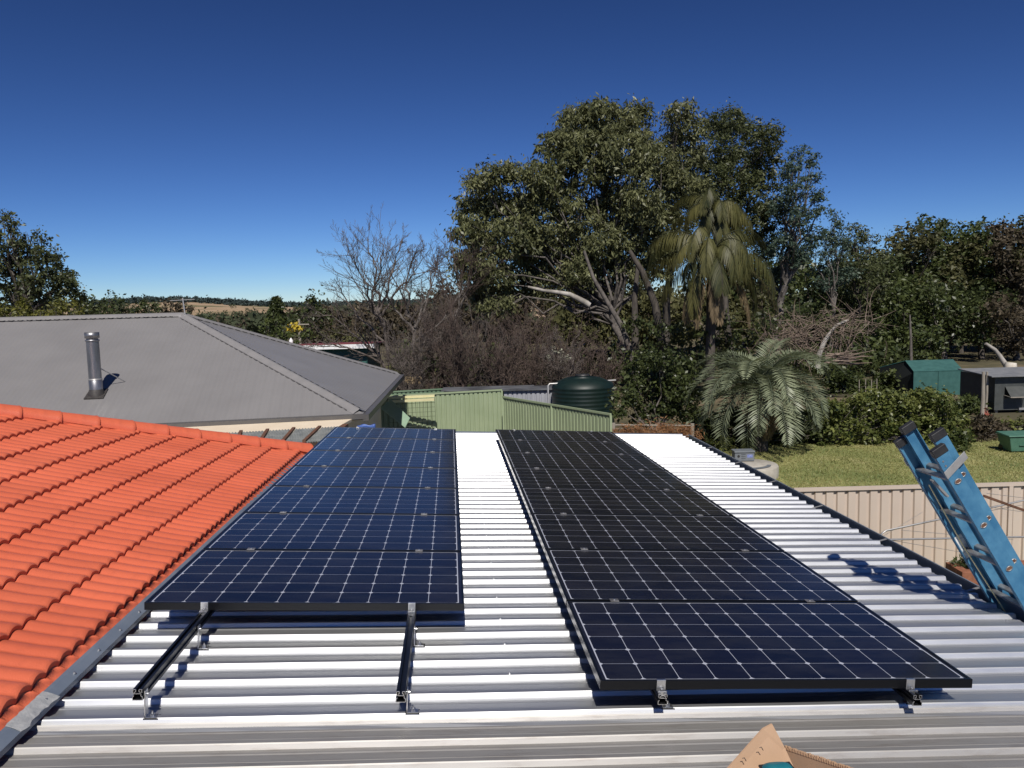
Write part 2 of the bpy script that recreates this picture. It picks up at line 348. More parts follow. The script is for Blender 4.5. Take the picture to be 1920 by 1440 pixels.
# ------------------------------------------------------------------ terrain
def tz(x, y):
    r = math.hypot(x, y)
    a = math.atan2(x, y)
    pts = [(0, 0), (115, 0), (300, -4), (700, -7), (1100, -3), (1600, 2), (2100, 6), (2700, 11), (3200, 12), (5000, 5)]
    z = np.interp(r, [p[0] for p in pts], [p[1] for p in pts])
    if r > 900:
        k = min(1, (r-900)/1200)
        z += k*(19*math.exp(-((a+.40)/.095)**2)+8*math.exp(-((a+.62)/.12)**2)+3*math.sin(a*13+1)-2-7*max(0, a+.2))
        z += k*1.2*math.sin(r*.013+a*9)
    return z
def ground():
    mb = MB(); rs = [0, 4, 8, 14, 20, 26, 33, 42, 55, 70, 90, 115, 150, 200, 260, 340, 440, 560, 700, 860, 1000, 1150, 1300, 1450, 1600, 1750, 1900, 2050, 2250, 2500, 2750, 3200, 4000, 5200]
    G = []
    for r in rs:
        G.append([(r*math.sin(t), r*math.cos(t), tz(r*math.sin(t), r*math.cos(t))) for t in np.linspace(-math.pi, math.pi, 181)])
    mb.grid(G)
    m, nt, p = newmat('ground_surface'); v = coords(nt)
    near = ramp(nt, noise(nt, v, .35, 8, .7), [(.35, (.060, .050, .030)), (.5, (.085, .075, .035)), (.62, (.16, .12, .07))])
    far = ramp(nt, noise(nt, coords(nt, (1, .45, 1)), .006, 6, .6), [(.38, (.12, .115, .045)), (.48, (.36, .25, .145)), (.6, (.42, .31, .20))])
    ln = N(nt, 'ShaderNodeVectorMath', operation='LENGTH'); nt.links.new(v, ln.inputs[0])
    mx = N(nt, 'ShaderNodeMix', data_type='RGBA')
    k = math_(nt, 'MULTIPLY_ADD', ln.outputs['Value'], 1/300, -.5); k.node.use_clamp = True
    nt.links.new(k, mx.inputs[0]); nt.links.new(near, mx.inputs[6]); nt.links.new(far, mx.inputs[7])
    nt.links.new(mx.outputs[2], p.inputs['Base Color']); p.inputs['Roughness'].default_value = .95
    bump(nt, p, noise(nt, v, 6, 6), .6, .05)
    o = mb.build('ground', m); tag(o, kind='structure')
    # lawn sheet
    m, nt, p = newmat('lawn_surface'); v = coords(nt)
    c = ramp(nt, noise(nt, v, .55, 8, .68), [(.32, (.14, .185, .055)), (.5, (.235, .26, .085)), (.66, (.40, .37, .16))])
    nt.links.new(c, p.inputs['Base Color']); p.inputs['Roughness'].default_value = .9
    bump(nt, p, noise(nt, v, 30, 5), .7, .05)
    mb = MB(); a = PZ(1300, 836, 0); b = PZ(1960, 826, 0)
    xs = np.linspace(3.2, 26, 60)
    far_ = lambda x: a[1]+(b[1]-a[1])*(x-a[0])/(b[0]-a[0])+.25*math.sin(x*1.7)+.12*math.sin(x*5)
    mb.grid([[(x, 8, .006) for x in xs], [(x, far_(x), .006) for x in xs]], False)
    o = mb.build('lawn', m); tag(o, kind='structure')
    # short blades over the visible strip of lawn
    rg = np.random.default_rng(5); n = 70000
    X = rg.uniform(3.5, 19, n); Y = 18.5+(np.array([far_(x) for x in X])+.15-18.5)*rg.random(n)
    h = rg.uniform(.02, .055, n)*(1+1.2*(rg.random(n) > .985)); w = .012
    t = rg.uniform(0, math.pi, n); lean = rg.normal(0, .03, (n, 2))
    c = np.stack([X, Y, np.full(n, .004)], 1); d = np.stack([np.cos(t), np.sin(t), 0*t], 1)*w
    tip = c+np.stack([lean[:, 0], lean[:, 1], h], 1)
    patch = .5+.5*np.sin(X*1.3+np.sin(Y*.9)*2)*np.cos(Y*1.1+X*.3)
    o = raw_mesh('grass', np.stack([c-d, c+d, tip], 1), 3, leafmat('grass_blade', (.16, .19, .055), (.46, .41, .18), .3), rnd=np.clip(.55*patch+rg.random(n)*.5, 0, 1))
    tag(o, 'short patchy green and straw coloured lawn grass', 'grass', kind='stuff')
ground()

# ------------------------------------------------------------------ patio roof (array frame)
def roof_z(x): return -.148+.012*x          # plane of the rib tops
def rib_y(y, x): return y+.003*x
ROOF = empty('patio_roof', mat=AM.copy())
tag(ROOF, 'flat ribbed metal patio roof carrying the solar panels, bare shiny sheet and old dull sheet in front', 'metal roof')
RIBH = .022
def sheet(name, y0, y1, pitch, phase, mat, dz=0, tw=.014, bw=.025, xl=None, xr=None, cut_far=None):
    mb = MB(); prof = []
    k0 = math.floor((y0-phase)/pitch)-1; k1 = math.ceil((y1-phase)/pitch)+1
    for k in range(k0, k1+1):
        c = phase+k*pitch
        for dy, z in ((-bw, -RIBH), (-tw-.003, -.004), (-tw+.001, 0), (tw-.001, 0), (tw+.003, -.004), (bw, -RIBH), (bw+.020, -RIBH+.0), (bw+.026, -RIBH+.003), (bw+.034, -RIBH+.003), (bw+.040, -RIBH), (pitch-bw-.040, -RIBH), (pitch-bw-.034, -RIBH+.003), (pitch-bw-.026, -RIBH+.003), (pitch-bw-.020, -RIBH)):
            y = c+dy
            if y0 <= y <= y1: prof.append((y, z))
    rg = np.random.default_rng(len(prof)); nx = 15
    G = []
    for y, z in prof:
        a = -2.352 if xl is None else xl; b = 2.64+.028*y if xr is None else xr
        row = []
        for i in range(nx):
            x = a+(b-a)*i/(nx-1); yy = rib_y(y, x)
            w = .0012*math.sin(x*2.1+y*.7)+.0008*math.sin(x*5+y*3)
            if cut_far is not None: yy = min(yy, cut_far(x))
            row.append((x, yy, roof_z(x)+z+dz+w))
        G.append(row)
    mb.grid(G, False)
    return mb.build(name, mat, ROOF)
far_edge = lambda x: 8.87-.02*(x+.5)
sheet('roof_sheet', -.004, 9.3, .178, .062, M['zinc'], cut_far=far_edge)
o = sheet('weathered_sheet', -2.6, .015, .170, -.150, M['oldzinc'], dz=-.004, tw=.013, bw=.025)
o['label'] = 'old dull galvanised sheet'
# upturned near lip where new sheet laps the old one
mb = MB(); G = []
for t in range(16):
    x = -2.35+(2.62+2.35)*t/15
    G.append([(x, rib_y(.004, x), roof_z(x)-RIBH+.0015), (x, rib_y(-.012, x), roof_z(x)-RIBH+.004+.002*math.sin(x*7)), (x, rib_y(-.030, x), roof_z(x)-RIBH-.004)])
mb.grid([[g[j] for g in G] for j in range(3)], False); mb.build('sheet_lap', M['zinc'], ROOF)
# gutter along the right edge: quad channel
mb = MB()
def gline(y, dx, dz): x = 2.64+.028*y; return (x+dx, y, roof_z(x)-RIBH+dz)
prof = [(-.03, -.01), (-.03, -.10), (.07, -.10), (.088, -.05), (.088, .034), (.076, .034), (.076, .022)]
ys = np.linspace(-3, 8.72, 12)
mb.grid([[gline(y, dx, dz) for y in ys] for dx, dz in prof], False)
mb.build('gutter', M['gutter'], ROOF)
gb = None
for y in np.arange(.4, 8.7, 1.18):
    mb = MB(); mb.bar(gline(y, -.02, .004), gline(y+.012, .078, .028), .022, .003)
    mb.build('gutter_bracket', M['galv'], ROOF)
# screws: heads on pans near the right edge and across rib tops above hidden battens
sm = MB(); sm.lathe([(.0085, 0), (.0085, .0015), (.0055, .002), (.0055, .007), (.004, .008)], n=6, smooth=False)
scr0 = None
for k in range(1, 50, 1):
    y = .062+.178*k
    for x in ((2.55+.028*y,) if k % 2 else (2.55+.028*y, -.35)):
        yy = rib_y(y-(.062 if x > 0 else 0), x)
        if yy > far_edge(x)-.05: continue
        loc = Matrix.Translation((x, yy, roof_z(x)-(RIBH if x > 0 else 0)))
        if scr0 is None: scr0 = sm.build('screw', M['screw'], ROOF, loc)
        else:
            c = scr0.copy(); S.collection.objects.link(c); c.parent = ROOF; c.matrix_local = loc
# far barge cap, and the frame the roof stands on
mb = MB(); mb.bar((-2.35, far_edge(-2.35)+.03, roof_z(-2.35)-.005), (2.9, far_edge(2.9)+.03, roof_z(2.9)-.005), .06, .012); mb.build('barge_cap', M['flash'], ROOF)
for x in (-2.2, 2.6):
    for y in (-2.4, 3.0, 8.4):
        mb = MB(); mb.box((x-.045, y-.045, -3.1), (x+.045, y+.045, roof_z(x)-.16)); mb.build('post', M['gutter'], ROOF)
mb = MB()
for x in (-2.2, 2.6): mb.box((x-.03, -2.6, roof_z(x)-.16), (x+.03, 8.6, roof_z(x)-.045))
mb.build('beam', M['gutter'], ROOF)

# ------------------------------------------------------------------ tiled house (array frame)
TL = empty('tiled_house', mat=AM.copy())
tag(TL, 'house under a bright orange tiled roof, left of the patio roof', 'house')
PHI = math.radians(14); GA = .2925; X0 = -2.345; Z0 = -.125
def tile_pt(g, y, h):      # g along slope from the eave, h normal height
    return (X0-g*math.cos(PHI)-h*math.sin(PHI), y, Z0+g*math.sin(PHI)+h*math.cos(PHI))
def hip_y(g): x = X0-g*math.cos(PHI); return 6.52+.79*(x+2.4)
def tiles():
    per = .123; sm = MB()
    def wave(y):
        t = (y/per) % 1.0
        return .021*(abs(math.cos(math.pi*t))**.85)-.006
    for k in range(-1, 18):
        g0 = .046+GA*k; g1 = g0+GA+.03
        if hip_y(g0) < -3: break
        n = int((hip_y(g0)+3.2)/per*10)+2
        ys = [-3.2+i*per/10 for i in range(n)]
        lip = [(g0+.014, -.012), (g0, .025)]; top = [(g0, .025), (g0+.006, .031), (g0+.02, .032), (g0+.15, .015), (g1, .001)]
        if k == -1: lip = []; top = [(-.022, -.020), (.02, -.009), (.08, .003), (g1, .002)]
        rr = random.Random(k); tj = [rr.uniform(-.0015, .0015) for _ in range(n//10+3)]
        def row(g, h): return [tile_pt(g, min(y, hip_y(g)), h+wave(y)*(1 if g > .03 or k >= 0 else .55)+tj[int(i/20)]) for i, y in enumerate(ys)]
        if lip: sm.grid([row(*q) for q in lip], False)
        sm.grid([row(*q) for q in top], True)
    return sm.build('tile_roof', M['tile'], TL)
tiles()
# plane under the tiles and the hidden far slope
mb = MB()
a = (X0, 6.85, Z0); gt = 9.6
mb.add([tile_pt(0, -3.2, -.03), tile_pt(0, hip_y(0), -.03), tile_pt(gt, hip_y(gt), -.03), tile_pt(gt, -3.2, -.03)], [(0, 1, 2, 3)])
hx = X0-gt*math.cos(PHI)
mb.add([tile_pt(0, hip_y(0), -.02), tile_pt(gt, hip_y(gt), -.02), (hx, hip_y(0)+.0, Z0-.02)], [(0, 1, 2)])
o = mb.build('roof_far_side', M['tile'], TL)
mb = MB(); mb.box((X0-9, -3.2, -3.1), (X0-.05, 6.2, -.30)); mb.build('wall', M['cream'], TL)
# hip caps
capm = MB(); n = 12; L = .37; G = []
for i, (t, rr) in enumerate(((0, .118), (.012, .124), (.03, .118), (L, .098))):
    G.append([(t, rr*math.sin(q), rr*.80*math.cos(q)) for q in np.linspace(-math.pi*.52, math.pi*.52, n)])
capm.grid(G, True)
capm.grid([G[0], [(0.0, rr*.88, zz*.86) for (_, rr, zz) in G[0]]], False)
cap0 = None
d0 = np.array(tile_pt(0, hip_y(0), .0)); d1 = np.array(tile_pt(5, hip_y(5), .0)); dd = (d1-d0)/np.linalg.norm(d1-d0)
# each cap laps the one below: wide end points down the hip
sx = np.cross(dd, (0, 0, 1)); sx /= np.linalg.norm(sx); uz = np.cross(sx, dd)
R3 = Matrix([[dd[i], -sx[i], uz[i]] for i in range(3)]).to_4x4()
rr_ = random.Random(3)
for k in range(20):
    p = d0+dd*(-.02+.345*k)+uz*(.012)+np.array([0, .02, 0])
    loc = Matrix.Translation(Vector(p))@R3@Matrix.Rotation(math.radians(-1.6), 4, 'Y')@Matrix.Rotation(rr_.uniform(-.03, .03), 4, 'X')
    if cap0 is None: cap0 = capm.build('hip_cap', M['tile'], TL, loc)
    else:
        c = cap0.copy(); S.collection.objects.link(c); c.parent = TL; c.matrix_local = loc
# mortar bed under the caps
mb = MB(); mb.tube([d0+uz*.01, d0+dd*6.8+uz*.01], .085, 10, smooth=True); mb.build('mortar_bed', M['tile'], TL)
# flashing strip between tiles and metal sheet
mb = MB()
def fl(y, dx, dz): x = -2.352-.006*y; return (x+dx, y, roof_z(x)+dz)
ys = np.linspace(-3.0, 6.62, 24)
mb.grid([[fl(y, dx, dz) for y in ys] for dx, dz in ((.004, .056), (.020, .052), (.062, .034), (.063, .010))], False)
fo = mb.build('flashing', M['flash'], TL)
for y in np.arange(.13, 6.55, .26):
    c = scr0.copy(); S.collection.objects.link(c); c.parent = TL; c.matrix_local = Matrix.Translation(fl(y, .042, .0430))
mb = MB()   # smeared sealant on the near end of the flashing
rg = random.Random(8); G = []
for i in range(14):
    y = -.12+.30*i/13; w = .03+.03*rg.random()
    G.append([fl(y, .0+.006*rg.random(), .0585), fl(y, .020, .0545+.002*rg.random()), fl(y, .03+w*.3, .0475), fl(y, .04+w*.6, .036)])
mb.grid([[g[j] for g in G] for j in range(4)], True); mb.build('sealant_smear', M['putty'], TL)

# ------------------------------------------------------------------ solar panels
PL_, PW_ = 1.650, .992
def make_panel():
    r = empty('solar_panel', mat=AM.copy())
    mb = MB(); a, b = PL_/2, PW_/2; w = .0135; h = .040
    mb.box((-a, -b, -h), (a, -b+w, 0)); mb.box((-a, b-w, -h), (a, b, 0))
    mb.box((-a, -b+w, -h), (-a+w, b-w, 0)); mb.box((a-w, -b+w, -h), (a, b-w, 0))
    mb.build('frame', M['frame'], r, bevel=.0012)
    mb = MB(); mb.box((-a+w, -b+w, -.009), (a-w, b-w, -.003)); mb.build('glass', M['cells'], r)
    mb = MB(); mb.box((-.06, b-.16, -.032), (.06, b-.06, -.0095)); mb.build('junction_box', M['blackpl'], r)
    return r
proto = make_panel()
ordn = ['nearest', 'second', 'third', 'fourth', 'fifth', 'sixth', 'seventh', 'farthest']
first = True
for side in ('right', 'left'):
    n = 8 if side == 'right' else 7
    for i in range(n):
        p = proto if first else copy_tree(proto); first = False
        x = PL_/2 if side == 'right' else -.5582-PL_/2
        y = i*1.012+PW_/2+(0 if side == 'right' else .9427)
        p.matrix_world = AM@Matrix.Translation((x, y, 0))@Matrix.Rotation(random.Random(i+n*9).uniform(-.0012, .0012), 4, 'X')
        if i == 0: q = 'nearest panel, at the front end'
        elif i == n-1: q = 'farthest panel, at the back end'
        else: q = ordn[i]+' panel from the front'
        tag(p, 'black framed solar panel, %s of the %s row' % (q, 'right-hand' if side == 'right' else 'left-hand, blue-tinted'), 'solar panel', 'solar panels on the patio roof')

# ------------------------------------------------------------------ rails with clamps and feet
def rail(x, y0, y1, ystart, npan, front, label):
    r = empty('mounting_rail', mat=AM@Matrix.Translation((x, y0, -.042)))
    tag(r, label, 'mounting rail', 'rails under the solar panels')
    L = y1-y0; mb = MB()
    pr = [(-.019, 0), (-.007, 0), (-.007, -.010), (-.012, -.010), (-.012, -.018), (.012, -.018), (.012, -.010), (.007, -.010), (.007, 0), (.019, 0), (.019, -.014), (.015, -.018), (.015, -.028), (.021, -.032), (.021, -.046), (-.021, -.046), (-.021, -.032), (-.015, -.028), (-.015, -.018), (-.019, -.014)]
    n = len(pr)
    vs = [(a, 0, b) for a, b in pr]+[(a, L, b) for a, b in pr]
    mb.add(vs, [(i, (i+1) % n, n+(i+1) % n, n+i) for i in range(n)]); mb.build('rail_bar', M['rail'], r)
    mb = MB()   # bright sawn end: ring of thin walls
    for a, b in ((0, 1), (1, 2), (2, 3), (3, 4), (4, 5), (5, 6), (6, 7), (7, 8), (8, 9), (9, 10), (11, 12), (12, 13), (13, 14), (14, 15), (15, 16), (16, 17), (18, 19), (19, 0)):
        pa, pb = pr[a], pr[b]; mb.bar((pa[0]*.93, -.0005, pa[1]*.97-.0006), (pb[0]*.93, -.0005, pb[1]*.97-.0006), .002, .0028, up=(0, 1, 0))
    mb.build('sawn_end', M['alu'], r)
    # end clamps front and back
    for yy, s in ((ystart-y0, -1), (ystart+npan*1.012-.02-y0, 1)):
        mb = MB()
        mb.box((-.019, min(0, s*.004)+yy, -.014), (.019, max(0, s*.004)+yy, .044))
        mb.box((-.019, yy+min(s*.004, -s*.009), .0425), (.019, yy+max(s*.004, -s*.009), .0455))
        mb.box((-.019, yy+min(s*.004, s*.028), -.014), (.019, yy+max(s*.004, s*.028), -.010))
        mb.box((-.019, yy+min(s*.028, s*.025), -.010), (.019, yy+max(s*.028, s*.025), .008))
        c = mb.build('end_clamp', M['alu'], r, bevel=.001)
        mb = MB(); mb.tube([(0, yy+s*.014, -.012), (0, yy+s*.014, .012)], .005, 8); mb.tube([(0, yy+s*.014, -.010), (0, yy+s*.014, -.002)], .0085, 6, smooth=False)
        mb.build('bolt', M['steel'], c)
    for i in range(1, npan):
        yy = ystart+i*1.012-.01-y0
        mb = MB(); mb.box((-.024, yy-.021, .0425), (.024, yy+.021, .0455)); mb.box((-.022, yy-.0085, -.002), (.022, yy+.0085, .043))
        c = mb.build('mid_clamp', M['dullalu'], r, bevel=.001)
        mb = MB(); mb.tube([(0, yy, .045), (0, yy, .0505)], .0065, 8); mb.build('bolt', M['steel'], c)
    # feet: angle bracket down to a rib
    for yf in [front]+[front+.73*k for k in range(1, 11)]:
        if yf > y1-.1: break
        k = round((yf-.062)/.178); yr = rib_y(.062+.178*k, x); zt = roof_z(x)+.042; yy = yr-y0
        mb = MB()
        mb.box((.022, yy-.016, zt+.001), (.027, yy+.016, -.012)); mb.box((.022, yy-.016, zt), (.072, yy+.016, zt+.005))
        c = mb.build('roof_foot', M['steel'], r, bevel=.001)
        mb = MB(); mb.tube([(.019, yy, -.030), (.036, yy, -.030)], .006, 8); mb.build('side_bolt', M['steel'], c)
        mb = MB(); mb.tube([(.050, yy, zt+.005), (.050, yy, zt+.016)], .0095, 6, smooth=False); mb.tube([(.050, yy, zt+.004), (.050, yy, zt+.026)], .004, 8)
        mb.build('bolt', M['steel'], c)
        mb = MB(); mb.box((.018, yy-.02, zt-.003), (.078, yy+.02, zt)); mb.build('rubber_pad', M['blackpl'], c)
    return r
rail(-1.905, .03, 8.07, .9427, 7, .10, 'outer black rail of the left row, poking out in front beside the orange tiles')
rail(-.835, .0, 8.07, .9427, 7, .08, 'inner black rail of the left row, poking out in front near the bare roof strip')
rail(.262, -.035, 8.13, 0, 8, .10, 'left rail under the right-hand row, its sawn end below the nearest panel')
rail(1.366, -.060, 8.13, 0, 8, .10, 'right rail under the right-hand row, its sawn end near the corner of the nearest panel')

# ------------------------------------------------------------------ ladder (array frame)
LD = empty('extension_ladder', mat=AM.copy())
tag(LD, 'blue fibreglass extension ladder leaning on the gutter at the right edge of the roof', 'ladder')
y1 = 1.02
h1 = PY(1796, 902.5, y1); h2 = PY(1845, 984, y1); h3 = PY(1892, 1066, y1)
ax = (h3-h1); step = np.linalg.norm(ax)/2; ax /= np.linalg.norm(ax)       # pointing down the ladder
nrm = np.cross(ax, (0, 1, 0)); nrm /= np.linalg.norm(nrm)
if nrm[0] < 0: nrm = -nrm
nlow = 10
def lp(t, o, y): q = h1+ax*t+nrm*o; return np.array([q[0], y, q[2]])
WEB = .080
def side_rail(o, top, ya, flip, name='side_rail'):
    """C channel: web in the plane y=ya, flanges towards flip*y"""
    mb = MB(); T = .004; fw = .028*flip
    a, b = o-WEB/2, o+WEB/2
    def pris(o0, o1, ya_, yb_):
        mb.prism([lp(-top, o0, ya_), lp(-top, o1, ya_), lp(-top, o1, yb_), lp(-top, o0, yb_)], ax*(top+step*nlow))
    pris(a, b, ya, ya+T*flip); pris(a, a+T, ya+T*flip, ya+fw); pris(b-T, b, ya+T*flip, ya+fw)
    r = mb.build(name, M['bluefg'], LD)
    mb = MB()
    mb.prism([lp(-top-.03, a-.004, ya-.004*flip), lp(-top-.03, b+.004, ya-.004*flip), lp(-top-.03, b+.004, ya+.034*flip), lp(-top-.03, a-.004, ya+.034*flip)], ax*.05)
    mb.build('end_cap', M['blackpl'], r, bevel=.004)
    for q in (.055, .085):
        mb = MB(); mb.tube([lp(-top+q, o-.015, ya-.002*flip), lp(-top+q, o-.015, ya+.001*flip)], .006, 8); mb.build('rivet', M['alu'], r)
    return r
WID = .40
rails = []
# near side: fly section (o=0) closest to the camera, base section (o=.058) just inside it
rA = side_rail(0, .20, y1, 1); rB = side_rail(.056, .265, y1+.034, 1)
rC = side_rail(0, .20, y1+WID, -1); rD = side_rail(.056, .265, y1+WID-.034, -1)
for k in range(0, nlow):
    for o, ya, yb in ((0, y1, y1+WID), (.056, y1+.034, y1+WID-.034)):
        c = lp(k*step, o, 0)
        mb = MB(); pr = []
        for q in range(14):
            t = 2*math.pi*q/14; rr = .0165
            a_, b_ = rr*math.cos(t), rr*math.sin(t)*.85
            if b_ > 0: b_ = min(b_, .009)      # flat tread
            v = c+nrm*a_-ax*b_*1.0
            pr.append((v[0], ya+.003, v[2]))
        mb.prism(pr, (0, yb-ya-.006, 0)); g = mb.build('rung', M['dullalu'], LD)
        # swaged collar on the outer web face
        for yy, s in ((ya, -1), (yb, 1)):
            mb = MB(); n = 16
            ring = [lp(k*step+.0125*math.sin(2*math.pi*q/n), o+.019*math.cos(2*math.pi*q/n), yy+s*.0015) for q in range(n+1)]
            mb.tube(ring, .0035, 6, caps=False)
            mb.build('rung_collar', M['dullalu'], g)
            mb = MB(); mb.prism([lp(k*step+.0105*math.sin(2*math.pi*q/n), o+.017*math.cos(2*math.pi*q/n), yy+s*.0008) for q in range(n)], (0, s*.0006, 0))
            mb.build('rung_hole', M['rust'], g)
for ya, s in ((y1, -1), (y1+WID, 1)):    # guide bracket wrapping the rails
    mb = MB()
    P = [lp(-.09, -.045, ya+s*.003), lp(-.13, .115, ya+s*.003), lp(-.085, .115, ya+s*.003), lp(-.045, -.045, ya+s*.003)]
    mb.prism(P, (0, s*.004, 0)); mb.build('guide_bracket', M['galv'], LD, bevel=.001)
mb = MB(); mb.bar(lp(.06, .0, y1+.30), lp(.20, .03, y1+.30), .03, .012); mb.build('rung_lock', M['galv'], LD)
mb = MB(); mb.prism([lp(.50, -.025, y1+WID-.0045), lp(.50, .025, y1+WID-.0045), lp(.66, .025, y1+WID-.0045), lp(.66, -.025, y1+WID-.0045)], (0, -.0006, 0)); mb.build('worn_label', simple('worn_sticker', (.35, .42, .48), (.70, .70, .68), 40, .6), rC)
mb = MB(); mb.tube([lp(.05, -.05, y1+.25), lp(.5, -.052, y1+.27), lp(1.2, -.05, y1+.22), lp(2.4, -.05, y1+.24)], .004, 6); mb.build('rope', M['yelbar'], LD)

# ------------------------------------------------------------------ cardboard box and tool in the foreground
zb = roof_z(.4)
BX = empty('cardboard_box', mat=AM.copy())
tag(BX, 'open brown cardboard box with raised flaps at the bottom edge of the picture', 'box')
a1 = PY(1325, 1478, -1.05); a2 = PY(1446, 1357, -1.05); a3 = PY(1497, 1478, -1.02)
cor = PY(1470, 1402, -1.02)
mb = MB(); T = .005
lit = [PY(1318, 1492, -1.08), PY(1430, 1366, -1.03), PY(1447, 1357, -1.02), PY(1471, 1402, -1.04), PY(1512, 1492, -1.10)]
mb.slab(lit, T); mb.build('flap', M['card'], BX)
e0 = PY(1474, 1402, -1.00); e1 = PY(1665, 1465, -1.30)
dk = [e0, e1, e1+np.array([.03, -.05, -.16]), e0+np.array([0, 0, -.16])]
mb = MB(); mb.slab(dk, T); mb.build('flap', M['card'], BX)
mb = MB()   # ragged corrugated edge
for i in range(60):
    t = i/59; q = e0*(1-t)+e1*t; mb.box((q[0]-.004, q[1]-.004, q[2]-.004), (q[0]+.004, q[1]+.004, q[2]+.002+.004*random.Random(i).random()))
mb.build('torn_edge', M['card'], BX)
bx0, bx1, by0, by1 = lit[0][0]+.01, lit[0][0]+.42, -1.45, -1.10
zt = min(p[2] for p in lit)+.005; zl = roof_z(.4)+.004
mb = MB()
mb.box((bx0, by0, zl), (bx1, by0+T, zt)); mb.box((bx0, by1-T, zl), (bx1, by1, zt)); mb.box((bx0, by0+T, zl), (bx0+T, by1-T, zt)); mb.box((bx1-T, by0+T, zl), (bx1, by1-T, zt)); mb.box((bx0+T, by0+T, zl), (bx1-T, by1-T, zl+T))
mb.build('box_body', M['card'], BX)
for sc in ((1424, 1402), (1392, 1422)):
    mb = MB(); q = PY(sc[0], sc[1], -1.075); q2 = PY(sc[0]+7, sc[1]+5, -1.077)
    mb.tube([q, (q+q2)/2+np.array([0, 0, .006]), q2], .0012, 5); mb.build('staple', M['blackpl'], BX)
TT = empty('power_tool', mat=AM.copy()); tag(TT, 'teal and grey plastic tool sticking out of the open cardboard box', 'tool')
c = PY(1458, 1441, -1.14)
mb = MB(); G = []
for i in range(9):
    u = -math.pi/2+math.pi*i/8
    G.append([(c[0]+.050*math.copysign(abs(math.cos(u)*math.cos(t))**.7, math.cos(t)), c[1]+.035*math.copysign(abs(math.cos(u)*math.sin(t))**.7, math.sin(t)), c[2]-.014+.026*math.sin(u)+.10*(.050*math.cos(u)*math.cos(t))) for t in np.linspace(0, 2*math.pi, 25)])
mb.grid(G); mb.box((c[0]-.026, c[1]-.026, zl+.01), (c[0]+.026, c[1]+.026, c[2]-.016)); mb.build('tool_body', M['teal'], TT)
mb = MB(); mb.bar((c[0]-.024, c[1]-.031, c[2]+.004), (c[0]+.02, c[1]-.031, c[2]+.012), .004, .012, up=(0, 0, 1)); mb.build('name_plate', M['galv'], TT, bevel=.001)
mb = MB(); mb.bar((c[0]-.046, c[1]-.01, c[2]-.006), (c[0]+.046, c[1]-.01, c[2]+.003), .074, .007); mb.build('grip_band', M['blackpl'], TT, bevel=.002)

# ------------------------------------------------------------------ grey hip-roofed house
EZ = 2.6
eFR = PZ(681, 776, EZ); eBR = PZ(750, 703, EZ); eFL = PZ(230, 797.5, EZ)
ux = eFL-eFR; ux /= np.linalg.norm(ux)                      # along the front eave, leftwards
uy = np.array([-ux[1], ux[0], 0]);  uy = uy if uy[1] > 0 else -uy
uy = (eBR-eFR); DEP = np.linalg.norm(uy); uy /= DEP
GH = empty('grey_house'); tag(GH, 'house with a wide grey metal hip roof and cream wall behind the orange tiles', 'house')
R0 = PX(343, 591, eFR[1]+(eBR[1]-eFR[1])*.5)
rd = PZ(0, 603, R0[2]-.001) if False else None
R0 = np.array(R0); LEN = 16
RL = R0+ux*LEN*.999; eLL = eFR+ux*(LEN+5); eBL = eBR+ux*(LEN+5)
# ridge direction adjusted to the photographed ridge line
RL = R0+ux*LEN
def roofface(pts, name, along):
    """sheet face with its own object axes: x along the eave so that corrugation runs up the slope"""
    P = [np.array(p) for p in pts]; n = np.cross(P[1]-P[0], P[-1]-P[0]); n /= np.linalg.norm(n)
    X = along/np.linalg.norm(along); X = X-n*(X@n); X /= np.linalg.norm(X); Y = np.cross(n, X)
    Mx = Matrix([[X[i], Y[i], n[i], P[0][i]] for i in range(3)]+[[0, 0, 0, 1]])
    inv = Mx.inverted(); mb = MB(); mb.slab([inv@Vector(p) for p in P], .02)
    return mb.build(name, M['greyroof'], GH, Mx)
roofface([eFR, R0, RL, eLL], 'roof_face', ux)
roofface([eFR, eBR, R0], 'roof_face', uy)
roofface([eBR, eBL, RL, R0], 'roof_face', ux)
def cap(p, q, name='hip_capping'):
    mb = MB(); p = np.array(p); q = np.array(q); d = (q-p)/np.linalg.norm(q-p); s = np.cross(d, (0, 0, 1)); s /= np.linalg.norm(s)
    ring = [(-.16, -.045), (-.15, -.025), (-.03, .025), (0, .05), (.03, .025), (.15, -.025), (.16, -.045)]
    mb.grid([[p+s*a+np.array([0, 0, b+.02]), q+s*a+np.array([0, 0, b+.02])] for a, b in ring], True)
    mb.build(name, M['greycap'], GH)
    L = np.linalg.norm(q-p)
    mb = MB(); rows = [[], []]; t = .2; up_ = True
    while t < L-.1:
        for e in (0, .03):
            rows[0].append(p+d*(t+e)+s*.163+np.array([0, 0, .0])); rows[1].append(p+d*(t+e)+s*(.176 if up_ else .165)+np.array([0, 0, -.022 if up_ else -.004]))
        t += .1; up_ = not up_
    for sg_ in (1, -1):
        rr = rows if sg_ > 0 else [[v-s*2*((v-p)@s) for v in r_] for r_ in rows]
        mb.grid(rr, False)
    mb.build('rib_notches', M['darkgut'], GH)
cap(eFR*.985+R0*.015, R0); cap(R0, RL, 'ridge_capping'); cap(eBR*.985+R0*.015, R0)
mb = MB()
def off(p, a, b, z): return np.array(p)+ux*a+uy*b+np.array([0, 0, z])
mb.bar(off(eFR, -.08, -.06, -.045), off(eLL, 0, -.06, -.045), .12, .085); mb.build('gutter', M['darkgut'], GH)
mb = MB(); mb.bar(off(eFR, -.06, -.12, -.06), off(eBR, -.06, .1, -.06), .12, .12); mb.build('gutter', M['darkgut'], GH)
mb = MB()
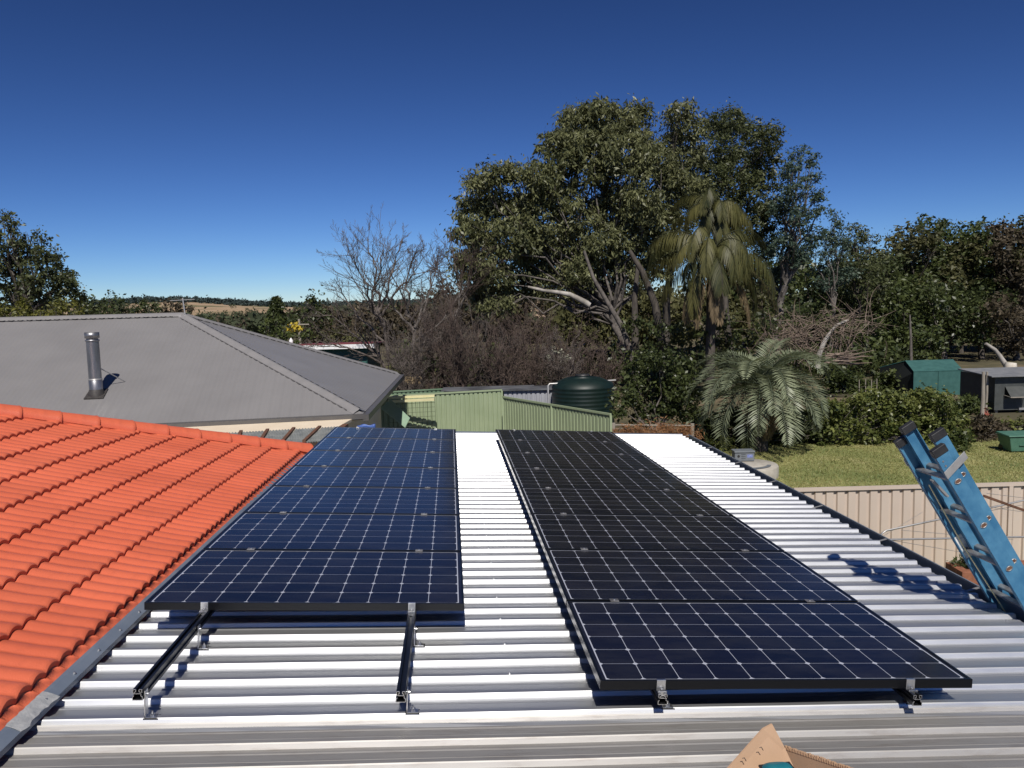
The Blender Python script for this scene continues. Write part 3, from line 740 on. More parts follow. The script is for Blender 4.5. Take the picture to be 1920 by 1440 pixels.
b0 = off(eFR, .55, .10, -.12); b1 = off(eLL, -.5, .10, -.12); b2 = off(eBL, -.5, -.55, -.12); b3 = off(eBR, .55, -.55, -.12)
for p, q in ((b0, b1), (b1, b2), (b2, b3), (b3, b0)):
    mb.add([p, q, q*[1, 1, 0], p*[1, 1, 0]], [(0, 1, 2, 3)])
mb.build('wall', M['cream'], GH)
mb = MB(); mb.add([off(eFR, 0, 0, -.115), off(eLL, 0, 0, -.115), off(eBL, 0, 0, -.115), off(eBR, 0, 0, -.115)], [(0, 1, 2, 3)]); mb.build('soffit', M['cream'], GH)
# flat cream patio sheet below the eave, towards the tiled house
mb = MB(); mb.slab([PZ(205, 804, 2.5), PZ(668, 783.5, 2.5), PZ(634, 802.5, 2.5), PZ(290, 821, 2.5)], .05); mb.build('patio_cover', M['cream'], GH)
# flue
nF = np.cross(R0-eFR, ux); nF /= np.linalg.norm(nF); nF = nF if nF[2] > 0 else -nF
d = ray(181, 741); t = ((eFR-np.array([0, 0, HC]))@nF)/(d@nF); fb = d*t+np.array([0, 0, HC])
sc = F/fb[1]; FH = 115/sc*1.03; FR = 11.2/sc
fl_ = empty('flue'); fl_.parent = GH; fl_.location = fb
mb = MB(); mb.lathe([(FR, -.1), (FR, FH*.86)], n=28); mb.build('pipe', M['flue'], fl_)
mb = MB(); mb.lathe([(FR*1.06, .08), (FR*1.06, FH*.26), (FR*1.0, FH*.265)], n=28); mb.build('lower_sleeve', M['flue'], fl_)
mb = MB(); mb.lathe([(FR*1.07, FH*.245), (FR*1.09, FH*.25), (FR*1.09, FH*.262), (FR*1.0, FH*.268)], n=28); mb.build('band', M['galv'], fl_)
mb = MB(); mb.lathe([(FR*.9, FH*.85), (FR*1.12, FH*.86), (FR*1.12, FH*.88), (FR*.92, FH*.885), (FR*.92, FH*.905), (FR*1.14, FH*.91), (FR*1.14, FH*1.0), (FR*1.02, FH*1.0), (FR*1.02, FH*.96)], n=28); mb.build('cowl', M['flue'], fl_)
mb = MB(); up = R0-eFR-ux*((R0-eFR)@ux); up /= np.linalg.norm(up); Z = np.zeros(3)
mb.slab([up*.22-ux*.17+nF*.025, up*.22+ux*.17+nF*.025, -up*.20+ux*.18+nF*.025, -up*.20-ux*.18+nF*.025], .02); mb.lathe([(FR*1.35, -.1), (FR*1.3, .04), (FR*1.06, .12)], n=20); mb.build('boot', M['lead'], fl_)
mb = MB(); st = up*.55-ux*.42; mb.tube([(0, 0, FH*.48), st], .011, 6); mb.build('stay', M['galv'], fl_)
mb = MB(); mb.tube([R0+[.1, -.1, -.05], R0+[.06, -.1, .42]], .018, 6); mb.tube([R0+[-.25, -.1, .36], R0+[.35, -.1, .38]], .008, 5); mb.build('antenna_mast', M['galv'], GH)

# ------------------------------------------------------------------ rusty pergola between the houses
PG = empty('lean_to'); tag(PG, 'rusty lean-to with weathered corrugated sheets below the cream wall', 'lean-to')
z1 = 2.28; z0_ = 2.12
tl = PZ(330, 822, z1); tr = PZ(668, 781, z1); bl = PZ(400, 845, z0_); br = PZ(606, 832, z0_)
tl = PX(300, 819, 12.9); tr = PX(648, 799, 13.4); bl = PX(300, 848, 11.3); br = PX(612, 827, 12.1)
K = 7
def lerp(a, b, t): return np.array(a)*(1-t)+np.array(b)*t
for i in range(K):
    t0, t1 = i/K+.006, (i+1)/K-.006; G = []
    for j in range(17):
        u = t0+(t1-t0)*j/16; w = .012*math.sin(j*math.pi)
        w = .010*(1 if j % 2 else -1)
        G.append([lerp(bl, br, u)+[0, 0, w], lerp(tl, tr, u)+[0, 0, w]])
    mb = MB(); mb.grid(G, True); mb.build('roof_sheet', M['poly'], PG)
    mb = MB(); u = i/K; mb.bar(lerp(bl, br, u)+[0, 0, .02], lerp(tl, tr, u)+[0, 0, .02], .05, .03); mb.build('batten', M['rust'], PG)
mb = MB(); mb.bar(bl+[0, 0, -.08], br+[0, 0, -.08], .06, .12); mb.build('beam', M['brown'], PG)
mb = MB(); mb.bar(br+[0, 0, -.0], tr+[0, 0, .0], .09, .08); mb.build('barge_board', M['rust'], PG)
for u in (.15, .55, .78, .99):
    mb = MB(); q = lerp(bl, br, u); mb.box((q[0]-.05, q[1]-.05, 0), (q[0]+.05, q[1]+.05, q[2]-.12)); mb.build('post', M['rust'], PG)
mb = MB()
for i in range(46):
    u = i/45; q = lerp(bl, br, u); mb.tube([q+[0, -.02, -.14], q+[0, -.02, -1.0]], .004, 4)
for j in range(12):
    mb.tube([bl+[0, -.02, -.14-.075*j], br+[0, -.02, -.14-.075*j]], .004, 4)
mb.build('wire_mesh', M['rust'], PG)
mb = MB(); q0 = lerp(bl, br, .0)+[0, .9, 0]; q1 = lerp(bl, br, 1.)+[.1, .9, 0]; mb.add([q0*[1, 1, 0], q1*[1, 1, 0], q1+[0, 0, -.25], q0+[0, 0, -.25]], [(0, 1, 2, 3)]); mb.build('back_wall', M['terra'], PG)
# blue tarp scrap
mb = MB(); c = PX(687, 801, 12.6); G = [[c+[(i-4)*.035, 0, .035*j-.1+.012*math.sin(i*1.3+j)] for i in range(9)] for j in range(5)]; mb.grid(G); 
o = mb.build('blue_tarp', simple('blue_tarp', (.03, .08, .30), (.05, .12, .38), 8, .5)); tag(o, 'scrap of blue tarpaulin behind the far end of the left panel row', 'tarp')
o.modifiers.new('solid', 'SOLIDIFY').thickness = .004

# ------------------------------------------------------------------ steel fences
def ribbed(p, q, zt0, zt1, zb, pitch, mat, parent, name='sheet', depth=.03):
    """vertical ribbed steel infill from p to q (xy), top heights zt0->zt1"""
    p = np.array(p[:2]); q = np.array(q[:2]); L = np.linalg.norm(q-p); d = (q-p)/L; n = np.array([d[1], -d[0]])
    if n@(-p) < 0: n = -n
    mb = MB(); pr = []; s = 0
    while s < L:
        for a, o in ((0, 0), (pitch*.62, 0), (pitch*.70, -depth), (pitch*.92, -depth)): 
            if s+a < L: pr.append((s+a, o))
        s += pitch
    pr.append((L, 0))
    G = [[(*(p+d*a+n*o), zb) for a, o in pr], [(*(p+d*a+n*o), zt0+(zt1-zt0)*a/L) for a, o in pr]]
    mb.grid(G, False); return mb.build(name, mat, parent)
def fence(name, label, segs, pitch, mat, zb=0, posts=2.37, cap_h=.05, group=None):
    r = empty(name, (*segs[0][0][:2], 0)); inv = Matrix.Translation(-Vector(r.location))
    tag(r, label, 'fence', group)
    for p, q, zt0, zt1 in segs:
        o = ribbed(p, q, zt0, zt1, zb, pitch, mat, r, 'fence_sheet'); o.matrix_local = inv
        P = np.array([p[0], p[1], zt0]); Qq = np.array([q[0], q[1], zt1])
        mb = MB(); mb.bar(P, Qq, .055, cap_h); o = mb.build('capping', mat, r, inv)
        L = np.linalg.norm((Qq-P)[:2]); k = max(1, int(L/posts))
        for i in range(k+1):
            c = P+(Qq-P)*i/k; mb = MB(); mb.box((c[0]-.03, c[1]-.035, zb), (c[0]+.03, c[1]+.03, c[2]-cap_h/2-.002)); mb.build('post', mat, r, inv)
    return r
g0 = PZ(690, 745, 1.9); g1 = PZ(941, 731, 1.9)
h0_ = PZ(943, 744, 1.75); h1_ = PZ(1145, 777, 1.75)
fence('green_fence', 'sage green ribbed steel fence with raked section behind the solar panels', [(g0, g1, 1.9, 1.9), (h0_, h1_, 1.75, 1.75)], .152, M['gfence'])
k0 = PX(640, 740, 30); k1 = PX(836, 729, 30.5)
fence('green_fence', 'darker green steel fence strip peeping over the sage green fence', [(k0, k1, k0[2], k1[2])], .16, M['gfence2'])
b0 = PZ(1452, 919.5, 1.8); b1 = PZ(1488, 918.5, 1.8); b2 = PZ(2300, 897, 1.8); b0 = b1+(b1-b2)/np.linalg.norm(b1-b2)*2.37
fence('beige_fence', 'beige ribbed steel fence between roof and lawn, behind the ladder', [(b1, b2, 1.8, 1.8), (b0, b1-(b1-b0)*.012, 1.8, 1.8)], .165, M['beige'])

# trellis in front of the green fence
TR = empty('trellis'); tag(TR, 'wire mesh trellis with a cream top bar leaning on the sage green fence', 'trellis')
DT = 24.6
mb = MB(); q0 = PX(728, 746, DT); q1 = PX(815, 742, DT); mb.bar(q0, q1, .1, .07); mb.build('top_bar', M['yelbar'], TR)
mb = MB(); mb.bar(q0+[0, -.12, -.10], q1+[0, -.12, -.10], .1, .07); mb.build('lower_bar', M['yelbar'], TR)
mb = MB()
for i in range(13): c = lerp(q0, q1, i/12); mb.tube([c+[0, 0, -.1], c*[1, 1, 0]+[0, .15, .1]], .005, 4)
for j in range(11): mb.tube([q0+[0, 0, -.2-.14*j], q1+[0, 0, -.2-.14*j]], .005, 4)
mb.build('wire_grid', M['wire'], TR)
# hanging corrugated green sheet
mb = MB(); D2 = 23.2
qa = PX(714, 765, D2+.5); qb = PX(733, 748, D2+.8); qc = PX(769, 783, D2); qd = PX(760, 801, D2-.3)
G = []
for i in range(19):
    u = i/18; w = np.array([0, -.015, .015 if i % 2 else -.015]); G.append([lerp(qa, qb, u)+w, lerp(qd, qc, u)+w])
mb.grid(G, False); o = mb.build('green_sheet', M['gsheet']); tag(o, 'loose pale green corrugated sheet hanging at the corner of the grey roof', 'sheet'); o.modifiers.new('solid', 'SOLIDIFY').thickness = .004

# ------------------------------------------------------------------ sheds and tank behind the green fence
def shed(name, label, px0, px1, ytop, D, depth, hh, wall, roof, cat='shed', rise=.25):
    r = empty(name); tag(r, label, cat)
    a = PX(px0, ytop[0], D); b = PX(px1, ytop[1], D); a[2] = b[2] = (a[2]+b[2])/2; r.location = (a[0], a[1], 0); inv = Matrix.Translation(-Vector(r.location))
    o = ribbed(a, b, a[2], b[2], 0, .16, wall, r, 'front_wall'); o.matrix_local = inv
    mb = MB(); mb.box((a[0], a[1]+.04, 0), (a[0]+.03, a[1]+depth, a[2]-.02)); mb.box((b[0]-.03, b[1]+.04, 0), (b[0], b[1]+depth, b[2]-.02)); mb.box((a[0]+.03, a[1]+depth-.03, 0), (b[0]-.03, b[1]+depth, b[2]-.02)); mb.build('wall', wall, r, inv)
    mb = MB(); mb.slab([a+[-.1, -.1, .03], b+[.1, -.1, .03], b+[.1, depth, .03+rise], a+[-.1, depth, .03+rise]], .04); mb.build('roof', roof, r, inv)
    return r
shed('garden_shed', 'long low shed with dull grey roof behind the green fence', 832, 998, (733, 731), 29, 1.3, 1.5, M['shedroof'], M['shedroof'], rise=-.03)
shed('garden_shed', 'light grey ribbed shed wall beside the dark green water tank', 945, 1036, (733, 731), 28, 1.3, 1.5, M['shedgrey'], M['shedroof'], rise=-.03)
WT = empty('water_tank', PX(1093, 740, 27.5)*[1, 1, 0]); tag(WT, 'dark green round plastic water tank behind the raked green fence', 'water tank')
rt = 58/F*27.5; ztop = PX(1093, 718, 27.5)[2]; pr = [(rt*.98, 0)]
for i in range(14): z = ztop*(i+.3)/14.5; pr += [(rt, z), (rt*1.015, z+.03), (rt, z+.06)]
pr += [(rt*.97, ztop), (rt*.6, ztop+.17), (rt*.2, ztop+.25), (.25, ztop+.25)]
mb = MB(); mb.lathe(pr, n=40); mb.build('tank_body', M['tank'], WT)
mb = MB(); mb.lathe([(.24, ztop+.24), (.24, ztop+.30), (.1, ztop+.31)], n=20); mb.build('lid', M['blackpl'], WT)
mb = MB(); q = ztop+.02; mb.tube([(-rt-.15, -.3, 0), (-rt-.15, -.3, q-.05), (-rt-.1, -.3, q), (rt+.1, .2, q+.02)], .035, 8); mb.build('inlet_pipe', M['galv'], WT)

# low wire fence with dry vines
WF = empty('wire_fence', PX(1148, 800, 23)*[1, 1, 0]); tag(WF, 'low wire fence with top rail overgrown by dry orange vine', 'fence')
o3 = np.array(WF.location)
p0 = PX(1150, 797, 23)-o3; p1_ = PX(1298, 798, 23.4)-o3
mb = MB(); mb.tube([p0, p1_], .022, 8); mb.build('top_rail', M['post'], WF)
for t, rr in ((0, .06), (1.0, .06)):
    q = lerp(p0, p1_, t); mb = MB(); mb.tube([q*[1, 1, 0], q+[0, 0, .06]], rr, 8); mb.build('post', M['post'], WF)
mb = MB()
for j in range(5): mb.tube([p0+[0, 0, -.2*j-.1], p1_+[0, 0, -.2*j-.1]], .006, 4)
for j in range(14): q = lerp(p0, p1_, j/13); mb.tube([q, q*[1, 1, 0]], .005, 4)
mb.build('wire', M['galv'], WF)

# ------------------------------------------------------------------ right side: clothes line, planter, concrete pad, bin
CL = empty('clothes_line', PX(1955, 1100, 9.6)*[1, 1, 0]); tag(CL, 'metal rotary clothes line in front of the beige fence, partly behind the ladder', 'clothes line')
o3 = np.array(CL.location)
def cp(x, y, D=9.6): return PX(x, y, D)-o3
top = cp(1955, 930); 
mb = MB(); mb.tube([(0, 0, 0), (0, 0, cp(1955, 925)[2])], .03, 10); mb.build('mast', M['galv'], CL)
mb = MB(); mb.tube([cp(1650, 1012, 9.2), cp(1650, 1005, 9.2), cp(1655, 999, 9.2), cp(1662, 995, 9.2), cp(1760, 974, 9.4), cp(1955, 930)], .011, 8); mb.build('arm', M['galv'], CL)
mb = MB(); mb.tube([cp(1650, 1012, 9.2), cp(1955, 1006)], .012, 8); mb.build('arm', M['galv'], CL)
mb = MB(); mb.bar(cp(1845, 930, 8.6), cp(1990, 982, 9.2), .026, .026); mb.build('arm', M['rust'], CL)
for a_, b_ in (((1655, 1006), (1730, 960)), ((1655, 1010), (1830, 1040)), ((1690, 994), (1900, 1012)), ((1730, 980), (1955, 940)), ((1850, 925), (1955, 938)), ((1850, 950), (1955, 965))):
    mb = MB(); mb.tube([cp(*a_, 9.2), cp(*b_, 9.8)], .0028, 4); mb.build('line', M['galv'], CL)
BP = empty('brick_planter', PX(1850, 1060, 8.9)*[1, 1, 0]+[.03, 0, 0]); tag(BP, 'terracotta brick planter edge below the beige fence, left of the ladder foot', 'planter')
zt_ = PX(1830, 1072, 8.9)[2]
mb = MB(); mb.box((-.30, 0, 0), (2.2, .10, zt_)); mb.box((-.30, .26, 0), (2.2, .36, zt_)); mb.box((-.30, .10, 0), (-.20, .26, zt_)); mb.build('brick_wall', M['terra'], BP, bevel=.006)
mb = MB(); mb.box((-.20, .10, 0), (2.2, .26, zt_-.05)); mb.build('soil', M['soil'], BP)

CP = empty('concrete_lid', PZ(1398, 892, .0)); tag(CP, 'round pale concrete tank lid set in the lawn beside the roof edge', 'concrete lid')
rc = 60/F*CP.location.y
mb = MB(); mb.lathe([(rc, 0), (rc, .28), (rc*.97, .31), (.01, .33)], n=44); mb.build('concrete_slab', M['conc'], CP)
mb = MB(); G = [[(rr*math.cos(t), rr*math.sin(t)-.1, .33+.012*s) for t in np.linspace(-1.9, -.35, 14)] for rr, s in ((rc*.62, 0), (rc*.62, 1), (rc*.74, 1), (rc*.74, 0))]; mb.grid(G, False); mb.build('dark_channel', M['boxgrey'], CP)
PB = empty('pump_box', (CP.location.x+.05, CP.location.y+.42, .33)); tag(PB, 'small grey plastic box with blue sticker on the round concrete lid', 'box')
mb = MB(); w = 19/F*CP.location.y; mb.box((-w, -.16, 0), (w, .16, .23)); mb.build('casing', M['boxgrey'], PB, bevel=.02)
mb = MB(); mb.box((-w*1.05, -.18, .231), (w*1.05, .18, .28)); mb.build('lid', M['boxgrey'], PB, bevel=.012)
mb = MB(); mb.box((w*.25, -.163, .10), (w*.8, -.1605, .18)); mb.build('sticker', M['bluelab'], PB)
mb = MB(); mb.tube([(-w*.62, -.166, .14), (-w*.62, -.160, .14)], .035, 14); mb.build('cable_hole', M['blackpl'], PB)
mb = MB()
for z in (.08, .13, .18): mb.box((-w*.35, -.163, z), (w*.1, -.1605, z+.008))
mb.build('vent_slots', M['blackpl'], PB)

WB = empty('wheelie_bin', PZ(1912, 846, 0)); tag(WB, 'green wheelie bin cut by the right edge, standing at the end of the hedge', 'bin')
s = WB.location.y/F
mb = MB(); w0, w1 = 26*s, 33*s; hb = 32*s; 
mb.add([(-w0, -.25, .04), (w0, -.25, .04), (w0, .25, .04), (-w0, .25, .04), (-w1, -.32, hb), (w1, -.32, hb), (w1, .32, hb), (-w1, .32, hb)], [(0, 3, 2, 1), (4, 5, 6, 7), (0, 1, 5, 4), (1, 2, 6, 5), (2, 3, 7, 6), (3, 0, 4, 7)]); mb.build('bin_body', M['bin'], WB, bevel=.02)
mb = MB(); mb.add([(-w1-.03, -.36, hb), (w1+.03, -.36, hb), (w1+.03, .36, hb), (-w1-.03, .36, hb), (-w1-.02, -.34, hb+.03), (w1+.02, -.34, hb+.03), (w1+.02, .3, hb+.07), (-w1-.02, .3, hb+.07)], [(0, 3, 2, 1), (4, 5, 6, 7), (0, 1, 5, 4), (1, 2, 6, 5), (2, 3, 7, 6), (3, 0, 4, 7)]); mb.build('lid', M['bin'], WB, bevel=.01)
for x in (-w0, w0): mb = MB(); mb.tube([(x-.03, .24, .1), (x+.03, .24, .1)], .1, 14); mb.build('wheel', M['blackpl'], WB)
mb = MB(); mb.box((-w0*.5, -.315, hb*.45), (w0*.6, -.30, hb*.50)); mb.build('front_ridge', M['bin'], WB)

# shade house
SH = empty('shade_house', PZ(1760, 741, 0)); tag(SH, 'green shade-cloth hut with ridged roof beyond the hedge', 'shade house')
o3 = np.array(SH.location); D0 = o3[1]
def sp(x, y, dD=0): return PX(x, y, D0+dD)-o3
fa = sp(1713, 697); fb_ = sp(1806, 696); ra = sp(1697, 676.5, 1.3); rb = sp(1787, 675, 1.3)
fb_[2] = fa[2]; rb[2] = ra[2]
L3 = lambda p: np.array([p[0], p[1], 0])
mb = MB(); mb.slab([fa, fb_, rb, ra], .03); bk = [fa+[0, 2.6, 0]-[.35, 0, 0], fb_+[-.3, 2.6, 0]]; mb.slab([ra, rb, bk[1], bk[0]], .03); mb.build('roof_cloth', M['shade'], SH)
mb = MB(); mb.slab([L3(fa), L3(fb_), fb_-[0, 0, .02], fa-[0, 0, .02]], .02); mb.slab([L3(fb_), L3(bk[1]), bk[1]-[0, 0, .02], rb-[.03, 0, .05], fb_-[.03, 0, .02]], .02); mb.slab([L3(bk[0]), L3(bk[1]), bk[1]-[0, 0, .02], bk[0]-[0, 0, .02]], .02); mb.build('wall_cloth', M['shade'], SH)
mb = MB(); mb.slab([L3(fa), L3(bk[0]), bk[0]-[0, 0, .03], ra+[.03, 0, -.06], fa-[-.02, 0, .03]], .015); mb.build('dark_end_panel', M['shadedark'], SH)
for q in (fa, fb_, lerp(fa, fb_, .5)): mb = MB(); mb.tube([L3(q)+[0, -.03, 0], q+[0, -.03, -.01]], .02, 6); mb.build('frame_post', M['shade'], SH)

# dark shed with awning window
DS = empty('small_shed', PZ(1870, 775, 0)); tag(DS, 'low charcoal shed with propped-open window at the right edge', 'shed')
o3 = np.array(DS.location); D0 = o3[1]
def dp(x, y, dD=0): return PX(x, y, D0+dD)-o3
wl = dp(1866, 711); wr = dp(2060, 711); wl[2] = wr[2] = dp(1866, 706)[2]
mb = MB()
mb.box((wl[0], 0, .12), (wr[0], .05, wl[2])); mb.box((wl[0], .05, .12), (wl[0]+.05, 2.4, wl[2])); mb.box((wr[0]-.05, .05, .12), (wr[0], 2.4, wl[2])); mb.box((wl[0]+.05, 2.35, .12), (wr[0]-.05, 2.4, wl[2])); mb.build('wall', M['dshed'], DS)
mb = MB(); mb.slab([(wl[0]-.28, -.25, wl[2]+.02), (wr[0]+.2, -.25, wl[2]+.02), (wr[0]+.2, 2.1, wl[2]+.12), (wl[0]-.28, 2.1, wl[2]+.12)], .04); mb.build('roof', simple('faded_grey_roofing', (.17, .175, .185), (.24, .245, .25), 3, .6), DS)
c0 = dp(1884, 725); c1 = dp(1917, 745)
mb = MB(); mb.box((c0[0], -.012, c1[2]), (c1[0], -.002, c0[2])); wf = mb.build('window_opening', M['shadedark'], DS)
mb = MB(); hx = [(c0[0], -.02, c0[2]), (c1[0], -.02, c0[2]), (c1[0], -.40, c1[2]+.06), (c0[0], -.40, c1[2]+.06)]; mb.slab(hx, .02); mb.build('awning_sash', M['dshed'], wf)
mb = MB(); mb.bar(hx[3], hx[2], .035, .035); mb.bar((c0[0]-.03, -.02, c1[2]+.1), hx[3], .025, .025); mb.bar((c1[0]+.03, -.02, c1[2]+.0), hx[2], .025, .025); mb.build('sash_frame', M['post'], wf)
mb = MB(); mb.box((wl[0]+.9, -.08, .12), (wr[0], -.01, .20)); mb.build('skirting', M['galv'], DS)
for i in range(3): q = dp(1872+8*i, 775); mb = MB(); mb.box((wl[0]+.1+.9*i, .1, 0), (wl[0]+.2+.9*i, .2, .12)); mb.build('stump', M['post'], DS)
for i, (x, y0, y1p) in enumerate(((1843, 697, 786), (1850, 697, 775))):
    b = PZ(x-2, y1p, 0); t = PX(x+1, y0, b[1]); mb = MB(); mb.tube([b-b, (t-b)*.5+[.02, 0, 0], t-b], [.075, .07, .055] if i == 0 else [.05, .045, .04], 8)
    o = mb.build('timber_post', M['post'], None, Matrix.Translation(b)); tag(o, ['thick weathered timber post left of the charcoal shed', 'thinner timber post close behind the thick one by the charcoal shed'][i], 'post')
RC = empty('garden_chair', PZ(1853, 786, 0)); RC.scale = (.6, .6, .6); tag(RC, 'tipped red-brown garden chair at the foot of the timber posts', 'chair')
mb = MB(); mb.slab([(-.25, 0, .28), (.2, 0, .22), (.2, .4, .3), (-.25, .4, .35)], .03); mb.build('seat', M['redchair'], RC)
mb = MB(); mb.slab([(-.25, .4, .33), (.2, .4, .3), (.25, .55, .62), (-.15, .55, .68)], .03); mb.build('backrest', M['redchair'], RC)
for x, y in ((-.25, 0), (.2, 0), (-.25, .4), (.2, .4)): mb = MB(); mb.tube([(x, y, .28), (x*1.2, y-.03, 0)], .018, 6); mb.build('leg', M['redchair'], RC)
# pickets by the hedge
for i, x in enumerate((1611, 1623, 1634, 1644)):
    b = PZ(x, 742-i*.5, 0); t = PX(x, 712-2*(i % 2), b[1])-b; mb = MB(); mb.tube([(0, 0, 0), t], .022, 5)
    o = mb.build('garden_stake', M['post'], None, Matrix.Translation(b)); tag(o, 'thin wooden stake, %s of four beyond the hedge' % ['leftmost', 'second from left', 'third from left', 'rightmost'][i], 'stake', 'stakes beyond the hedge')

# green weatherboard house with white fascia
WH = empty('weatherboard_house', PX(600, 690, 42)*[1, 1, 0]); tag(WH, 'dark green weatherboard house with white fascia and maroon roof behind the grey roof', 'house')
o3 = np.array(WH.location)
def wp(x, y, D=42): return PX(x, y, D)-o3
f0, f1_ = wp(540, 650), wp(707, 647); f0[2] = f1_[2]
mb = MB(); mb.box((f0[0], -.6, f1_[2]-.12), (f1_[0], -.55, f1_[2]+.10)); mb.build('fascia', M['white'], WH)
mb = MB(); mb.slab([(f0[0], -.6, f1_[2]+.13), (f1_[0]+.1, -.6, f1_[2]+.13), (f1_[0]-.1, 5, f1_[2]-.06), (f0[0], 5, f1_[2]-.06)], .05); mb.build('roof', M['maroon'], WH)
w1_ = wp(686, 650)[0]; mb = MB(); z = 0
while z < f1_[2]-.15:
    mb.add([(f0[0], -.03, z), (w1_, -.03, z), (w1_, 0, z+.19), (f0[0], 0, z+.19)], [(0, 1, 2, 3)]); mb.add([(f0[0], 0, z), (w1_, 0, z), (w1_, -.03, z), (f0[0], -.03, z)], [(0, 1, 2, 3)]); z += .19
mb.box((w1_-.05, .0, 0), (w1_, 4.5, f1_[2]-.12)); mb.build('wall', M['wbrd'], WH)
mb = MB(); mb.box((w1_-.02, -.05, 0), (w1_+.06, .01, f1_[2]-.13)); mb.build('corner_trim', M['wbrd'], WH)
mb = MB(); v0 = wp(546, 643); mb.lathe([(.09, 0), (.11, .12), (.02, .26)], c=(v0[0], 0, f1_[2]+.22), n=12); mb.build('roof_vent', M['white'], WH)

# far town
def far_house(x0, x1, y0, y1_, D, wall, roof, label):
    a = PX(x0, y1_, D); b = PX(x1, y0, D); r = empty('distant_house', (a[0], a[1], min(a[2], tz(a[0], a[1])))); tag(r, label, 'house', 'houses of the distant town')
    w = b[0]-a[0]; z0 = r.location.z; h = b[2]-z0; e = h*.9
    mb = MB(); mb.box((0, 0, 0), (w, w*.6, e)); mb.build('wall', wall, r)
    mb = MB(); mb.add([(-.06*w, -.05*w, e), (1.06*w, -.05*w, e), (1.06*w, .65*w, e), (-.06*w, .65*w, e), (.2*w, .3*w, h*1.0+.5), (.8*w, .3*w, h*1.0+.5)], [(0, 1, 5, 4), (1, 2, 5), (2, 3, 4, 5), (3, 0, 4), (0, 3, 2, 1)]); mb.build('roof', roof, r)
    for i in range(3):
        mb = MB(); mb.box((w*(.12+.28*i), -.05, e-1.7), (w*(.30+.28*i), -.01, e-.7)); mb.build('window', M['glass'], r)
far_house(450, 487, 614, 622, 190, M['white'], M['white'], 'long white house between the trees above the grey hip roof')
far_house(458, 482, 598, 606, 330, M['cream'], M['redtile'], 'red-roofed house above the long white house')
far_house(513, 537, 598, 606, 260, M['white'], M['shedgrey'], 'small white house beside the distant pine')
far_house(395, 415, 606, 611, 420, M['cream'], M['shedroof'], 'tiny pale house just above the grey roof ridge end')
PP = empty('power_pole', (*PX(563, 645, 75)[:2], 0)); tag(PP, 'thin timber power pole left of the weatherboard house', 'power pole')
hz = PX(563, 598, 75)[2]; mb = MB(); mb.tube([(0, 0, 0), (0, 0, hz)], [.16, .11], 8); mb.build('pole', M['post'], PP)
mb = MB(); mb.bar((-.9, 0, hz-.5), (.9, 0, hz-.5), .1, .1); mb.build('crossarm', M['post'], PP)

# ------------------------------------------------------------------ vegetation
def fol(blobs, cl_r=.4, dens=5., per=40, L=.2, Wd=.06, droop=.4, seed=1, flat=.8, up=0., inner=.45):
    """leaf quads in clumps spread through the blobs. blobs: [(c, r)] -> (n,4,3), rnd"""
    rg = np.random.default_rng(seed); CC = []; CR = []
    for c, r in blobs:
        n = max(3, int(dens*(r/cl_r)**2)); v = rg.normal(size=(n, 3)); v /= np.linalg.norm(v, axis=1, keepdims=True)
        rad = r*(inner+(1-inner)*rg.random(n)**.55)*(1+.13*rg.normal(size=n))
        q = v*rad[:, None]; q[:, 2] *= flat; CC.append(np.array(c)+q); CR.append(rg.random(n))
    CC = np.concatenate(CC); CR = np.concatenate(CR); K = len(CC)
    keep = rg.random(K) > .06; CC = CC[keep]; CR = CR[keep]; K = len(CC)
    cs = cl_r*(.40+1.0*rg.random(K)**1.4); n = K*per
    idx = np.repeat(np.arange(K), per)
    off_ = rg.normal(size=(n, 3))*.5; off_[:, 2] *= .75
    P = CC[idx]+off_*cs[idx][:, None]
    a = rg.normal(size=(n, 3)); a[:, 2] = a[:, 2]*.6-droop*2+up*2; a /= np.linalg.norm(a, axis=1, keepdims=True)
    b = np.cross(a, rg.normal(size=(n, 3))); b /= np.linalg.norm(b, axis=1, keepdims=True)
    s = (.5+.95*rg.random(n)**1.3)[:, None]
    V = np.stack([P, P+a*L*s*.45+b*Wd*s*.5, P+a*L*s, P+a*L*s*.45-b*Wd*s*.5], 1)
    rnd = np.clip(.5*CR[idx]+.5*rg.random(n), 0, 1)
    return V, rnd
def pb(lst, D, seed=0, spread=.9, k=1.0):
    rg = np.random.default_rng(seed); out = []
    for t in lst:
        x, y, r = t[:3]; dD = t[3] if len(t) > 3 else rg.uniform(-spread, spread)*2
        out.append((PX(x, y, D+dD), r*k/F*D))
    return out
